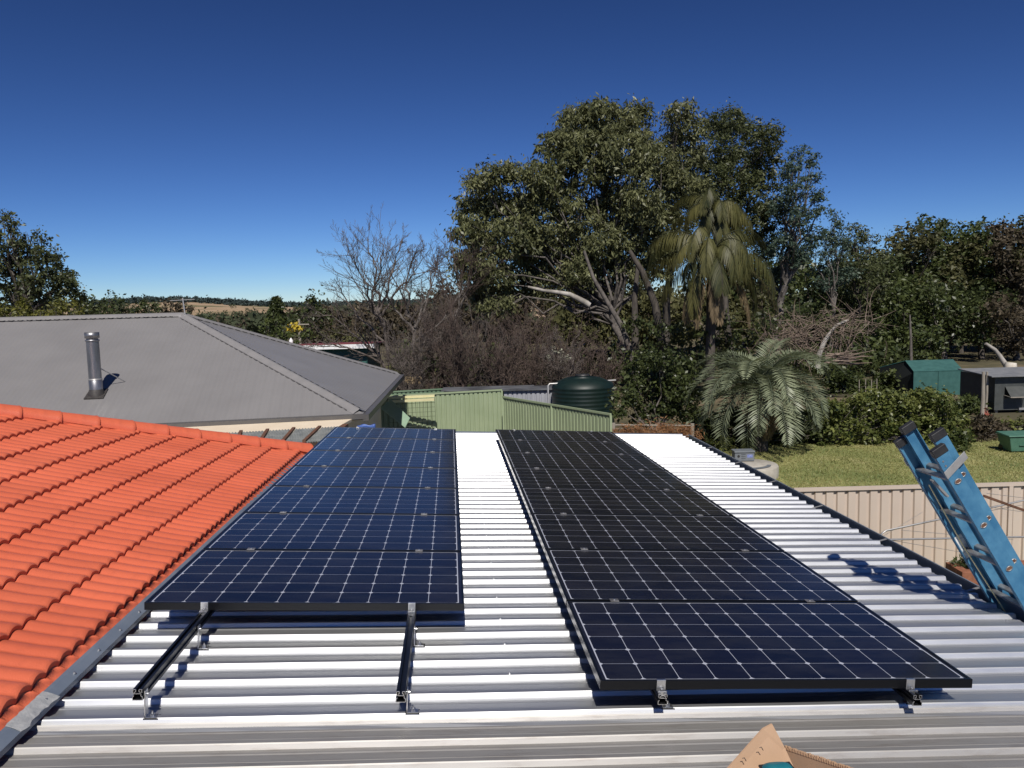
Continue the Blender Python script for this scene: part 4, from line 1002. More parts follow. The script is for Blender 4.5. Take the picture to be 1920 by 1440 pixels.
def limbs(base, blobs, r0, seed, fork=.35, bend=.12, sub=5):
    """trunk forking into limbs that reach the blob centres, each ending in a few twigs"""
    rg = np.random.default_rng(seed); segs = []; base = np.array(base, float)
    top = np.mean([b[0] for b in blobs], 0); lowest = min(b[0][2]-b[1] for b in blobs)
    fk = base+(top-base)*fork; fk[2] = max(fk[2], min(lowest, base[2]+(top[2]-base[2])*.6))
    def path(p, q, ra, rb_, n=5, jit=.1):
        pts = [p]; L = np.linalg.norm(q-p)
        for i in range(1, n): pts.append(p+(q-p)*i/n+rg.normal(size=3)*L*jit*.35+np.array([0, 0, .06*L*math.sin(math.pi*i/n)]))
        pts.append(q)
        for i in range(n): segs.append([*pts[i], *pts[i+1], ra+(rb_-ra)*i/n, ra+(rb_-ra)*(i+1)/n])
        return pts
    tr = path(base, fk, r0, r0*.75, 5, .05)
    for c, r in blobs:
        st = tr[-1] if rg.random() > .3 else tr[-2]
        pp = path(st, c+np.array([0, 0, -r*.3]), r0*.34, r0*.08, 6, bend)
        for _ in range(sub):
            v = rg.normal(size=3); v[2] = abs(v[2])*.7; v /= np.linalg.norm(v)
            path(pp[-1-rg.integers(0, 3)], c+v*r*.8, r0*.10, r0*.02, 3, .15)
    return segs
def tree(name, label, base, blobs, mats, r0=.25, seed=1, cat='tree', group=None, leaf=None, fork=.35, sub=4):
    r = empty(name, base); tag(r, label, cat, group); inv = -np.array([float(v) for v in base])
    lf = dict(cl_r=.42, dens=5, per=40, L=.22, Wd=.07, droop=.3); lf.update(leaf or {})
    sg = np.array(limbs(base, blobs, r0, seed, fork=fork, sub=sub)); sg[:, :3] += inv; sg[:, 3:6] += inv
    seg_mesh('trunk', sg, mats[1], r, 6)
    V, rn = fol(blobs, seed=seed, **lf); raw_mesh('crown', V+inv, 4, mats[0], r, rn)
    return r
LM = dict(
    euc=leafmat('eucalypt_leaf', (.040, .050, .020), (.225, .230, .105), .22, .42),
    euc2=leafmat('dark_eucalypt_leaf', (.026, .036, .014), (.130, .145, .058), .2, .45),
    euc3=leafmat('blue_green_leaf', (.030, .055, .040), (.120, .165, .115), .25, .45),
    dark=leafmat('dark_green_leaf', (.018, .028, .010), (.090, .108, .036), .15, .4),
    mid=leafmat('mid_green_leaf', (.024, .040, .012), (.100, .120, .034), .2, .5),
    olive=leafmat('olive_leaf', (.038, .042, .016), (.145, .140, .055), .2, .55),
    brownl=leafmat('brownish_leaf', (.040, .034, .021), (.110, .085, .052), .2, .6),
    yel=leafmat('yellow_green_leaf', (.070, .080, .014), (.200, .190, .040), .3, .5),
    wattle=leafmat('yellow_blossom', (.35, .26, .02), (.55, .42, .05), .2, .7),
    hedge=leafmat('hedge_leaf', (.030, .052, .014), (.22, .235, .070), .25, .35),
    butia=leafmat('grey_green_frond', (.11, .135, .085), (.32, .35, .22), .2, .4),
    queen=leafmat('green_frond', (.022, .034, .012), (.185, .170, .060), .3, .5),
    tan=leafmat('dry_frond', (.11, .08, .045), (.32, .24, .14), .25, .7),
    vine=leafmat('dry_vine', (.18, .075, .03), (.36, .19, .09), .2, .8),
    blossom=leafmat('white_blossom', (.35, .36, .26), (.60, .60, .48), .2, .7),
)
E_ = 44
euc = [(905,338,30),(945,322,27),(893,385,35),(876,430,32),(925,395,40),(905,460,42),(955,445,45),(885,500,36),(930,520,40),(980,500,40),(970,385,40),
       (1005,330,34),(1050,275,42),(1080,225,34),(1120,210,30),(1160,228,36),(1190,215,28),(1045,340,50),(1105,300,50),(1165,295,48),(1015,400,48),(1080,400,50),(1145,385,50),(1060,460,42),(1130,455,42),(1015,475,42),(1180,440,40),(1000,535,28),(1085,510,26),(1200,370,40),(1215,300,36),(905,545,24),(1205,260,28)]
tree('eucalyptus_tree', 'largest eucalyptus with broad spreading crown, left half of the big tree group', (*PX(1185, 700, E_)[:2], 0), pb(euc+[(1105,535,24),(1150,495,32),(1215,455,34),(1235,500,28),(1060,520,26),(960,550,22),(1130,250,34),(1080,260,36),(1095,490,36),(1140,540,26),(1180,510,30),(1020,520,30),(1000,450,34),(1245,470,30),(1210,410,34),(915,570,18),(945,570,18)], E_, 2, k=1.12), (LM['euc'], M['barkg']), .25, 11, group=None, leaf=dict(dens=7.5, per=50, L=.26, Wd=.085, droop=.55, cl_r=.46, inner=.35), fork=.30, sub=4)
euc1b = [(1272,205,22),(1280,235,28),(1262,270,34),(1290,290,36),(1250,320,40),(1285,350,42),(1240,390,42),(1265,430,40)]
tree('eucalyptus_tree', 'narrow pointed eucalyptus rising to the highest top of the tree group', (*PX(1245, 700, E_+2)[:2], 0), pb(euc1b, E_+1.5, 3, k=1.1), (LM['euc'], M['barkd']), .26, 12, leaf=dict(dens=7, per=44, L=.25, Wd=.08, droop=.5, cl_r=.45, inner=.3), fork=.45)
euc2 = [(1335,240,30),(1360,225,30),(1395,245,34),(1430,255,28),(1445,285,26),(1345,285,40),(1400,300,42),(1375,345,45),(1325,330,40),(1430,340,36),(1340,395,42),(1400,400,42),(1445,390,34),(1425,440,34),(1310,370,36),(1360,450,36)]
tree('eucalyptus_tree', 'dark rounded eucalyptus standing behind the drooping palm', (*PX(1330, 700, E_+7)[:2], 0), pb(euc2, E_+6, 4, k=1.1), (LM['euc2'], M['barkd']), .28, 13, leaf=dict(dens=7, per=46, L=.22, Wd=.08, droop=.3, cl_r=.48, inner=.3), fork=.4)
euc3 = [(1500,290,16),(1520,300,16),(1485,320,22),(1520,335,18),(1495,360,22),(1530,370,18),(1470,385,28),(1505,400,24),(1535,395,14),(1485,430,26),(1520,440,22),(1465,460,28),(1500,480,26),(1440,470,28),(1470,510,26)]
tree('eucalyptus_tree', 'open blue-green eucalyptus on the right flank of the tree group, sky showing through', (*PX(1450, 700, E_+4)[:2], 0), pb(euc3, E_+4, 5), (LM['euc3'], M['barkg']), .24, 14, leaf=dict(dens=5.2, per=36, L=.2, Wd=.08, droop=.3, cl_r=.36, inner=.4), fork=.5, sub=5)
sl_ = [[(1568,402,12),(1562,425,20),(1548,450,24),(1575,455,20),(1558,485,28),(1545,520,32),(1580,520,30),(1525,470,24)], [(1602,438,20),(1610,465,26),(1632,445,18),(1595,490,26),(1622,505,30),(1600,540,32),(1640,540,28),(1645,490,22),(1580,460,16)]]
tree('slender_tree', 'slender sparse tree just right of the open blue-green eucalyptus', (*PX(1560, 690, 50)[:2], 0), pb(sl_[0], 50, 6), (LM['euc3'], M['barkg']), .16, 15, leaf=dict(dens=4, per=30, L=.2, Wd=.08, cl_r=.36), fork=.5)
tree('slender_tree', 'slender dark spired tree left of the dense right-hand wood', (*PX(1610, 690, 52)[:2], 0), pb(sl_[1], 52, 7), (LM['euc2'], M['barkd']), .16, 16, leaf=dict(dens=4.5, per=34, L=.2, Wd=.08, cl_r=.36), fork=.5)

# hand-placed trunks and limbs seen under the big crown
def polytrunk(name, label, pts, D, r, mat, cat='trunk', group=None):
    P = [PX(x, y, D+(dd[0] if dd else 0)) for x, y, *dd in pts]; mb = MB(); b = P[0].copy(); n = len(P)
    mb.tube([p-b for p in P], [r*(1-.6*i/(n-1)) for i in range(n)], 8)
    o = mb.build(name, mat, None, Matrix.Translation(b)); tag(o, label, cat, group); return o
def stem(x, D): return [x, PY_ground(x, D)]
def gpx(x, D): # pixel y of the ground at distance D in column x
    lo, hi = 560, 1400
    for _ in range(40):
        m_ = (lo+hi)/2
        if PX(x, m_, D)[2] > 0: lo = m_
        else: hi = m_
    return lo
polytrunk('leaning_tree', 'grey leaning stem slanting up to the left under the largest eucalyptus', [(1200, gpx(1200, 40)), (1180, 650), (1165, 610), (1135, 560), (1112, 520), (1095, 470)], 40, .17, M['barkg'], 'tree')
polytrunk('leaning_tree', 'dark thick stem leaning left beneath the tree group', [(1248, gpx(1248, 40)), (1240, 640), (1228, 570), (1205, 510), (1180, 470)], 40, .26, M['barkd'], 'tree')
polytrunk('leaning_tree', 'straight dark stem left of the thick leaning stem', [(1192, gpx(1192, 41)), (1191, 640), (1190, 560), (1196, 500)], 41, .24, M['barkd'], 'tree')
o = polytrunk('fallen_branch', 'smooth white branch reaching left below the largest eucalyptus crown', [(1106, 572), (1090, 563), (1068, 552), (1045, 548), (1020, 545), (990, 538)], 41, .16, M['barkp'], 'branch')

# dense wood on the right: individual trees
rgw = random.Random(21)
wood = [  # x, top, half width, D, leaf, trunk, label
    (1530, 500, 36, 56, 'mid', 'mid green tree filling the gap right of the open blue-green eucalyptus'),
    (1585, 485, 34, 58, 'dark', 'dark tree between the two slender sparse trees'),
    (1655, 470, 40, 57, 'dark', 'dark narrow evergreen rising between the slender spired tree and the tall right-hand wood'),
    (1668, 440, 26, 60, 'olive', 'thin rusty-topped tree, leftmost of the tall right-hand wood'),
    (1712, 425, 38, 60, 'olive', 'tall tree with russet leafy top left of the rounded crowns'),
    (1745, 408, 34, 62, 'mid', 'tall round-headed tree with the highest top of the right-hand wood'),
    (1800, 430, 44, 61, 'olive', 'olive green domed tree in the middle of the right-hand wood'),
    (1850, 412, 46, 62, 'mid', 'broad flat-topped tree near the right edge skyline'),
    (1900, 418, 44, 60, 'brownl', 'greyish brown tree at the right edge skyline'),
    (1960, 400, 50, 60, 'olive', 'tree cut off by the right edge of the picture'),
    (1700, 520, 46, 54, 'mid', 'mid green bushy tree with a tall pale trunk beside it'),
    (1770, 530, 50, 55, 'dark', 'dark bushy tree above the shade-cloth hut'),
    (1840, 540, 52, 55, 'dark', 'dark spreading tree above the charcoal shed'),
    (1905, 550, 50, 54, 'brownl', 'brown-tinged tree low at the right edge'),
    (1560, 570, 46, 52, 'dark', 'dark green tree behind the brush heap, left part'),
    (1610, 590, 42, 50, 'mid', 'bushy green tree behind the brush heap, right part'),
    (1500, 560, 44, 50, 'dark', 'dark tree in shade right of the drooping palm'),
    (1660, 640, 44, 45, 'mid', 'leafy green shrub-like tree left of the shade-cloth hut'),
    (1730, 610, 36, 50, 'mid', 'soft green tree directly behind the shade-cloth hut'),
]
for i, (x, top, hw, D, lf, lab) in enumerate(wood):
    bl = []; gy = gpx(x, D); y = top+hw*.55; rg = random.Random(100+i)
    while y < gy-20:
        t = (y-top)/(gy-top); w = hw*(.75+.45*math.sin(math.pi*min(1, t+.25)))
        for k in range(3 if hw > 30 else 2): bl.append((x+rg.uniform(-.65, .65)*w, y+rg.uniform(-8, 8), w*rg.uniform(.42, .62)))
        y += hw*.55
    tree('woodland_tree', lab, (*PX(x, 700, D)[:2], 0), pb(bl, D, 30+i, 1.2, k=1.12), (LM[lf], M['barkg'] if i % 2 else M['barkd']), .22, 40+i, group='trees of the right-hand wood', leaf=dict(dens=3.6, per=26, L=.30, Wd=.14, cl_r=.55, droop=.2, inner=.3), fork=.3, sub=2)
polytrunk('bare_trunk', 'tall thin straight grey trunk above the left end of the shade-cloth hut', [(1709, gpx(1709, 44)), (1708, 640), (1706, 590)], 44, .10, M['barkg'], 'trunk')
polytrunk('dead_limb', 'pale crooked limb ending in a sawn white stump above the charcoal shed roof', [(1893, gpx(1893, 36)), (1892, 693), (1884, 682), (1875, 668), (1866, 656), (1848, 644)], 36, .16, M['barkp'], 'branch')
mb = MB(); c = PX(1893, 689, 35.8); mb.tube([c+[0, 0, -.25], c+[.03, 0, .0], c+[.06, 0, .22]], [.16, .27, .22], 9); o = mb.build('sawn_stump', simple('white_wood', (.62, .55, .45), (.75, .70, .6), 8, .8)); tag(o, 'white sawn stump end standing above the charcoal shed roof', 'stump')
for i, (p, D) in enumerate((([(1740, 650), (1728, 635), (1718, 622)], 48), ([(1850, 512), (1880, 530), (1925, 548)], 52), ([(1900, 508), (1925, 516)], 50), ([(1832, 598), (1840, 585)], 50))):
    pass

# filler wood mass behind everything (far-off wood reading as one mass)
bl = []; rg = random.Random(77)
for k in range(150):
    x = rg.uniform(1380, 2080); y = rg.uniform(500, 680); bl.append((x, y, rg.uniform(30, 46), rg.uniform(-4, 6)))
V, rn = fol(pb(bl, 76, 5), cl_r=1.0, dens=4.5, per=18, L=.6, Wd=.34, seed=9, inner=.2)
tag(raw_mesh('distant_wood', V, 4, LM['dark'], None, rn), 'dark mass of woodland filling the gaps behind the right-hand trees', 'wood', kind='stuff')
bl = []
for k in range(190):
    x = rg.uniform(570, 1440); bl.append((x, rg.uniform(580, 640) if x < 820 else rg.uniform(545, 640), rg.uniform(16, 26), rg.uniform(-6, 10)))
V, rn = fol(pb(bl, 95, 6), cl_r=.9, dens=3.6, per=16, L=.6, Wd=.34, seed=10, inner=.2)
tag(raw_mesh('distant_scrub', V, 4, LM['brownl'], None, rn), 'brown olive scrub seen through the leafless trees', 'scrub', kind='stuff')
bl = [(rg.uniform(1040, 1460), rg.uniform(538, 640), rg.uniform(20, 32), rg.uniform(-4, 4)) for _ in range(90)]
V, rn = fol(pb(bl, 70, 26), cl_r=.7, dens=4, per=18, L=.42, Wd=.24, seed=29, inner=.2)
tag(raw_mesh('dark_thicket', V, 4, LM['olive'], None, rn), 'dull olive thicket closing the gaps under the big eucalyptus crowns', 'thicket', kind='stuff')
bl = []
for k in range(210):
    x = rg.uniform(760, 1760); bl.append((x, rg.uniform(655, 715), rg.uniform(14, 24), rg.uniform(-5, 7)))
V, rn = fol(pb(bl, 46, 16), cl_r=.45, dens=4, per=18, L=.26, Wd=.15, seed=19, inner=.2); V[..., 2] = np.maximum(V[..., 2], .01)
bl2 = [(rg.uniform(1150, 1500), rg.uniform(600, 690), rg.uniform(14, 24), rg.uniform(-2, 2)) for _ in range(60)]
V2, rn2 = fol(pb(bl2, 38.5, 36), cl_r=.4, dens=3.6, per=18, L=.2, Wd=.10, seed=39, inner=.2)
V = np.concatenate([V, V2]); rn = np.concatenate([rn, rn2])
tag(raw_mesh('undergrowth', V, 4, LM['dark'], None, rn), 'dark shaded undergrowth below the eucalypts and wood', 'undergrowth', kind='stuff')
# rounded darker wood hump behind bare trees
bl = [(800, 560, 26), (835, 548, 28), (870, 540, 28), (905, 552, 30), (940, 565, 30), (850, 585, 34), (900, 595, 34), (795, 600, 30)]
tree('round_tree', 'brown-green domed tree seen behind the leafless trees', (*PX(860, 690, 62)[:2], 0), pb(bl, 62, 8), (LM['brownl'], M['barkd']), .3, 60, leaf=dict(dens=4, per=26, L=.3, Wd=.14, cl_r=.6))

# ---- left side trees
lt = [(10,408,16),(22,425,16),(5,450,26),(35,455,22),(60,440,12),(78,448,12),(45,480,32),(85,475,24),(100,490,22),(15,500,32),(70,515,34),(110,520,26),(128,515,14),(95,545,32),(125,545,24),(140,555,20),(30,545,36),(60,560,34),(-30,430,34),(-30,500,40),(-60,470,40),(0,575,30)]
tree('spreading_tree', 'large dark spreading tree at the left edge above the grey roof', (*PX(50, 700, 60)[:2], 0), pb(lt, 60, 12), (LM['euc2'], M['barkd']), .4, 70, leaf=dict(dens=4.2, per=34, L=.28, Wd=.13, cl_r=.5, inner=.35), fork=.4, sub=6)
for i, (bb, D, lf, lab) in enumerate((
    ([(15,590,22),(45,580,24),(75,590,20),(-20,588,26),(55,600,18)], 36, 'yel', 'yellow-green rounded shrub over the ridge at far left'),
    ([(105,580,20),(125,573,20),(140,590,18),(95,595,18)], 38, 'yel', 'yellow-green shrub right of the other at the ridge'),
    ([(150,565,20),(170,572,20),(185,585,20),(165,590,18)], 75, 'dark', 'dark rounded tree right of the yellow-green shrubs'),
    ([(205,556,11),(220,568,16),(200,575,18),(230,580,14),(215,590,16)], 85, 'dark', 'dark tree with tufted top, rightmost of the left skyline group'),
    ([(250,577,10),(270,572,11),(285,576,10),(262,586,12),(295,586,11)], 130, 'dark', 'low dark tree over the middle of the grey ridge'),
    ([(320,573,10),(335,572,9),(310,582,11),(330,584,11),(352,578,9)], 140, 'brownl', 'brownish tree group just left of the ridge end'),
    ([(430,612,12),(450,603,12),(440,620,14),(415,610,10)], 120, 'brownl', 'reddish brown tree right of the ridge end'),
    ([(395,600,10),(380,597,9),(402,608,12)], 150, 'dark', 'small dark tree close to the ridge end'),
    ([(500,608,14),(512,596,12),(495,625,16),(515,618,16)], 90, 'mid', 'leafy tree right of the long white house'),
    ([(560,590,14),(575,580,12),(590,575,14),(600,590,18),(575,600,18),(555,605,14),(610,605,16),(590,560,10),(578,562,7)], 80, 'dark', 'grey-green tree left of the leafless trees'),
    ([(520,632,14),(540,636,14),(560,634,14),(535,622,14),(575,630,12)], 62, 'mid', 'green bushes over the right slope of the grey roof'),
    ([(600,630,14),(625,634,14),(650,632,14),(675,636,12),(640,622,12)], 58, 'olive', 'olive bushes behind the maroon roof'))):
    tree('garden_tree', lab, (*PX(bb[0][0], 700, D)[:2], 0 if D < 115 else tz(*PX(bb[0][0], 700, D)[:2])), pb(bb, D, 80+i, .5), (LM[lf], M['barkd']), .2, 90+i, leaf=dict(dens=4.5, per=26, L=.0045*D, Wd=.0022*D, cl_r=.009*D, inner=.3), fork=.4, sub=3)
tree('wattle_tree', 'bright yellow flowering wattle beside the power pole', (*PX(553, 660, 66)[:2], 0), pb([(553, 611, 8), (561, 616, 6), (547, 617, 6)], 66, 3, .2), (LM['wattle'], M['barkd']), .1, 110, leaf=dict(dens=5, per=20, L=.22, Wd=.16, cl_r=.35))
# distant pine, tiered
NP = empty('pine_tree', (*PX(518, 640, 140)[:2], tz(*PX(518, 640, 140)[:2]))); tag(NP, 'dark tiered pine against the horizon right of the brown paddocks', 'tree')
o3 = np.array(NP.location); bl = []
for t in range(8):
    y = 562+t*6; w = 3+t*1.7
    for k in range(5): q = PX(518+w*math.cos(k*1.256)*1.1, y+1.5*math.sin(t*2+k), 140+w*.12*math.sin(k*1.256)); bl.append((q-o3, .45))
V, rn = fol(bl, cl_r=.35, dens=5, per=16, L=.5, Wd=.2, droop=0, seed=4); raw_mesh('crown', V, 4, LM['dark'], NP, rn)
mb = MB(); mb.tube([(0, 0, 0), PX(518, 560, 140)-o3], [.35, .05], 8); mb.build('trunk', M['barkd'], NP)

# distant woodland belts on the hills
rg = np.random.default_rng(3); B = []
for k in range(900):
    a = rg.uniform(-.62, .02); r = rg.uniform(2100, 3000); x, y = r*math.sin(a), r*math.cos(a); B.append((np.array([x, y, tz(x, y)+5]), rg.uniform(6, 13)))
V, rn = fol(B, cl_r=4, dens=3, per=8, L=5, Wd=4, seed=3, inner=.2, droop=0)
tag(raw_mesh('wooded_ridge', V, 4, leafmat('haze_tinted_forest', (.030, .048, .045), (.060, .085, .080), .1, .9), None, rn), 'dark wooded ridge on the horizon', 'wood', kind='stuff')  # leaf colour shifted blue-green in place of distance haze
B = []
for k in range(1700):
    a = rg.uniform(-.62, .02); r = 150*(13 ** rg.random())
    if 750 < r and -.405 < a < -.25 and rg.random() < .90: continue
    if r < 300 and rg.random() < .5: continue
    x, y = r*math.sin(a), r*math.cos(a); s = min(6, 2+r/150)*rg.uniform(.6, 1.1); B.append((np.array([x, y, tz(x, y)+s*.7]), s))
V, rn = fol(B, cl_r=1.8, dens=2.6, per=12, L=1.3, Wd=.9, seed=6, inner=.2, droop=0)
tag(raw_mesh('distant_trees', V, 4, leafmat('far_tree', (.030, .042, .022), (.085, .100, .050), .1, .9), None, rn), 'scattered dark trees over the town and brown paddocks', 'wood', kind='stuff')

# ---- leafless trees
def branchy(leaders, seed, side_n=11, fr=.42, levels=3, up=.35, rmin=.0055, spread=.8):
    """leaders: [(points, r0)] -> side limbs, branches and twigs growing off every leader"""
    rg = random.Random(seed); segs = []
    def line(pts, r0, r1, lv):
        pts = [np.array(p, float) for p in pts]; seg = [np.linalg.norm(pts[i+1]-pts[i]) for i in range(len(pts)-1)]; L = sum(seg); acc = 0
        P = [pts[0]]; n = len(pts)-1
        for i in range(n):
            ra = r0+(r1-r0)*acc/L; acc += seg[i]; rb_ = r0+(r1-r0)*acc/L
            segs.append([*pts[i], *pts[i+1], max(ra, rmin), max(rb_, rmin*.8)])
        if lv == 0: return
        cnt = {3: side_n, 2: 7, 1: 5}[lv]
        for k in range(cnt):
            t = (.22 if lv == 3 else .12)+(.98-(.22 if lv == 3 else .12))*(k+rg.random())/cnt; u = t*n; j = min(int(u), n-1)
            p = pts[j]+(pts[j+1]-pts[j])*(u-j); d = (pts[j+1]-pts[j])/seg[j]
            v = np.array([rg.gauss(0, 1), rg.gauss(0, 1), rg.gauss(0, .8)]); v -= d*(v@d); v /= np.linalg.norm(v)
            a = rg.uniform(.45, 1.0)*spread; e = d*math.cos(a)+v*math.sin(a)
            l = L*fr*rg.uniform(.6, 1.2)*(1.15-.65*t); m = 4; q = [p]
            for _ in range(m):
                e = e+np.array([rg.gauss(0, .14), rg.gauss(0, .14), rg.gauss(0, .10)+up*.22]); e /= np.linalg.norm(e); q.append(q[-1]+e*l/m)
            rr = (r0+(r1-r0)*t)*.5; line(q, rr, rr*.3, lv-1)
    for pts, r0 in leaders: line(pts, r0, r0*.22, levels)
    return np.array(segs)
def smoothline(P, rg, n=4, jit=.03):
    out = []; L = np.linalg.norm(np.array(P[-1])-np.array(P[0]))
    for a, b in zip(P[:-1], P[1:]):
        for i in range(n): out.append(np.array(a)*(1-i/n)+np.array(b)*i/n+np.array([rg.gauss(0, 1), rg.gauss(0, 1), rg.gauss(0, 1)])*L*jit*(1 if out else 0)*.5)
    out.append(np.array(P[-1], float)); return out
def bare_tree(name, label, D, leaders, mat, seed, group, r0=.12, **kw):
    x0, y0 = leaders[0][0]; b = np.array([*PX(x0, 700, D)[:2], 0.]); rg = random.Random(seed); LD_ = []
    for i, l in enumerate(leaders):
        dd = np.cumsum([0]+[rg.gauss(0, .7) for _ in l[1:]]) if i else np.zeros(len(l))
        P = [PX(x, y, D+dd[k])-b for k, (x, y) in enumerate(l)]
        if i == 0: P[0] = np.zeros(3)
        LD_.append((smoothline(P, rg), r0*(1 if i == 0 else .62)))
    s = branchy(LD_, seed, **kw); r = empty(name, b); tag(r, label, 'tree', group); th = s[:, 6] > .03
    seg_mesh('trunk', s[th], mat[0], r, 6); seg_mesh('twigs', s[~th], mat[1], r, 3)
gb_ = 'leafless trees behind the fence'
bare_tree('leafless_tree', 'tallest pale leafless tree with its twigs against the sky, just right of the weatherboard house', 38, [[(722,700),(718,600),(712,552),(700,496),(688,444)],[(717,612),(692,556),(668,496),(650,460)],[(714,580),(732,528),(745,480),(758,441)],[(719,640),(672,592),(645,556),(628,524)],[(716,592),(744,548),(770,500),(782,468)],[(706,600),(700,552),(716,496),(722,452)]], (M['twigg'], M['twigg']), 3, gb_, .10, side_n=14)
bare_tree('leafless_tree', 'brown leafless tree with forked limbs right of the tallest pale one', 37, [[(782,700),(776,610),(762,568),(768,520),(775,484)],[(777,615),(800,560),(812,512),(826,480)],[(776,620),(742,580),(722,548),(715,520)],[(780,640),(830,600),(850,568)]], (M['barkg'], M['twigp']), 8, gb_, .10, side_n=14)
bare_tree('leafless_tree', 'purplish leafless tree touching the left edge of the big eucalyptus', 41, [[(850,700),(852,600),(858,544),(852,496),(848,464)],[(852,600),(835,552),(822,508),(812,476)],[(853,596),(878,544),(892,496),(885,472)],[(852,568),(870,520),(866,484)]], (M['barkg'], M['twigp']), 12, gb_, .09, side_n=15)
bare_tree('leafless_tree', 'low wide leafless tree with pale crooked boughs over the weatherboard house roof', 39, [[(735,702),(715,680),(690,648),(665,610)],[(716,682),(650,650),(600,640),(570,655)],[(700,660),(655,620),(620,592),(590,584)],[(712,670),(705,630),(680,592)]], (M['twigg'], M['twigg']), 14, gb_, .10, side_n=9)
shr = [(770, 33, 570, 50, 'bushy leafless shrub directly behind the trellis'), (815, 34, 535, 60, 'reddish leafless shrub behind the middle of the grey sheds'), (862, 33, 560, 50, 'multi-stemmed purple-brown shrub above the sage green fence'),
       (905, 35, 550, 60, 'dense twiggy shrub behind the long low shed'), (950, 34, 595, 60, 'fan-shaped reddish shrub with upright rods'), (1000, 35, 585, 60, 'brown twiggy shrub behind the light grey shed wall'), (1050, 35, 605, 55, 'purple-brown shrub left of the water tank'),
       (1095, 37, 610, 50, 'rounded reddish shrub behind the water tank'), (1140, 38, 620, 45, 'low brown shrub right of the water tank'), (745, 36, 615, 45, 'thin brown shrub near the weatherboard house'), (980, 38, 550, 60, 'tall dark thicket under the eucalyptus crown, left'), (1060, 40, 560, 60, 'tall dark thicket under the eucalyptus crown, middle'), (850, 44, 500, 70, 'wide brown thicket behind the purple-brown shrub'), (930, 45, 530, 70, 'brown thicket with greyish stems near the middle')]
for i, (x, D, top, hw, lab) in enumerate(shr):
    b = np.array([*PX(x, 700, D)[:2], 0.]); h = PX(x, top, D)[2]; r = empty('leafless_shrub', b); tag(r, lab, 'shrub', 'leafless shrubs behind the fence')
    rr = random.Random(200+i); LD_ = []; w = hw/F*D
    for k in range(9):
        a = rr.uniform(0, 6.28); q = rr.uniform(.2, 1)**.7; e = np.array([math.cos(a)*q*w, math.sin(a)*q*w, h*(1-.35*q*q)*rr.uniform(.75, 1.02)])
        LD_.append((smoothline([np.array([rr.uniform(-.2, .2), rr.uniform(-.2, .2), 0]), e*[.35, .35, .45], e], rr, 4, .05), rr.uniform(.03, .06)))
    s = branchy(LD_, 400+i, side_n=12, fr=.38, rmin=.0065, up=.1 if i % 2 else .5, spread=1.0)
    seg_mesh('stems', s, M['twigp'] if i % 3 else M['twigg'], r, 3)
# pale blossom shrub and leafy bits near the tank
for i, (bb, D, lf, lab) in enumerate((
    ([(1050,664,9),(1040,655,7),(1060,672,7),(1030,668,8)], 36, 'blossom', 'pale whitish flowering shrub left above the water tank'),
    ([(735,690,12),(745,700,10),(728,702,9)], 33, 'olive', 'small leafy bush with pale blooms behind the corner of the grey roof'),
    ([(765,708,8),(778,712,7)], 31, 'tan', 'little dry straw-coloured bush over the darker green fence'))):
    tree('small_bush', lab, (*PX(bb[0][0], 740, D)[:2], 0), pb(bb, D, 120+i, .2), (LM[lf], M['twigg']), .05, 130+i, cat='bush', leaf=dict(dens=4, per=22, L=.10, Wd=.06, cl_r=.2))

# ---- dark bushy tree and hedge
db = [(1215,680,26),(1245,672,28),(1275,690,28),(1190,705,26),(1230,715,36),(1270,725,34),(1195,740,30),(1240,760,36),(1170,745,22),(1280,765,28),(1205,780,26),(1160,770,18),(1300,740,20)]
tree('bushy_tree', 'dense dark glossy-leaved tree between the water tank and the feathery palm', (*PX(1228, 800, 25)[:2], 0), pb(db, 25, 14, .5), (LM['dark'], M['barkg']), .10, 140, leaf=dict(dens=6, per=34, L=.13, Wd=.07, cl_r=.24, droop=.25, inner=.35), fork=.2)
def hedge(name, label, pts, D0_, mat, seed, cat='hedge', L=.13, r=13, dens=6, cl=.22, depth=1.3, **kw):
    """pts: (x, ytop, ybase) columns"""
    rg = random.Random(seed); bl = []
    for x, yt, yb in pts:
        Dg = D0_ if D0_ else PZ(x, yb, 0)[1]
        y = yb-6
        while y > yt+r*.6:
            bl.append((x+rg.uniform(-6, 6), y+rg.uniform(-3, 3), r*rg.uniform(.85, 1.25), rg.uniform(0, depth))); y -= r*.95
        bl.append((x, yt+r*.7, r, rg.uniform(0, depth)))
    b0 = np.array([*PX(pts[0][0], 700, D0_)[:2], 0]); o = empty(name, b0); tag(o, label, cat)
    B = pb(bl, D0_, seed); B = [(c-b0, q) for c, q in B]
    V, rn = fol(B, seed=seed, cl_r=cl, dens=dens, per=30, L=L, Wd=L*.55, droop=.15, inner=.4, **kw); V[..., 2] = np.maximum(V[..., 2], .01)
    raw_mesh('foliage', V, 4, mat, o, rn)
    sg = []
    for c, q in B:
        if rg.random() < .6: sg.append([0, .3, .02, c[0], c[1], max(c[2], .2), .012, .008])
    seg_mesh('stems', sg, M['barkg'], o, 4)
cols = [(x, 760-14*math.sin((x-1540)/45.) if x < 1620 else (730+5*math.sin(x/9.)), 842) for x in range(1545, 1800, 13)]
cols = [(x, (758 if x < 1600 else 735)+6*math.sin(x/14.)+ (max(0, x-1770)*1.2), 842) for x in range(1545, 1800, 12)]
hedge('hedge', 'long clipped-looking green and yellowish hedge behind the lawn', cols, 24.9, LM['hedge'], 15)
hedge('brown_shrub', 'dry brownish shrub row between the hedge and the green bin', [(x, 790+8*math.sin(x/11.), 838) for x in range(1800, 1880, 13)], 25.2, LM['brownl'], 16, 'shrub', cl=.2)
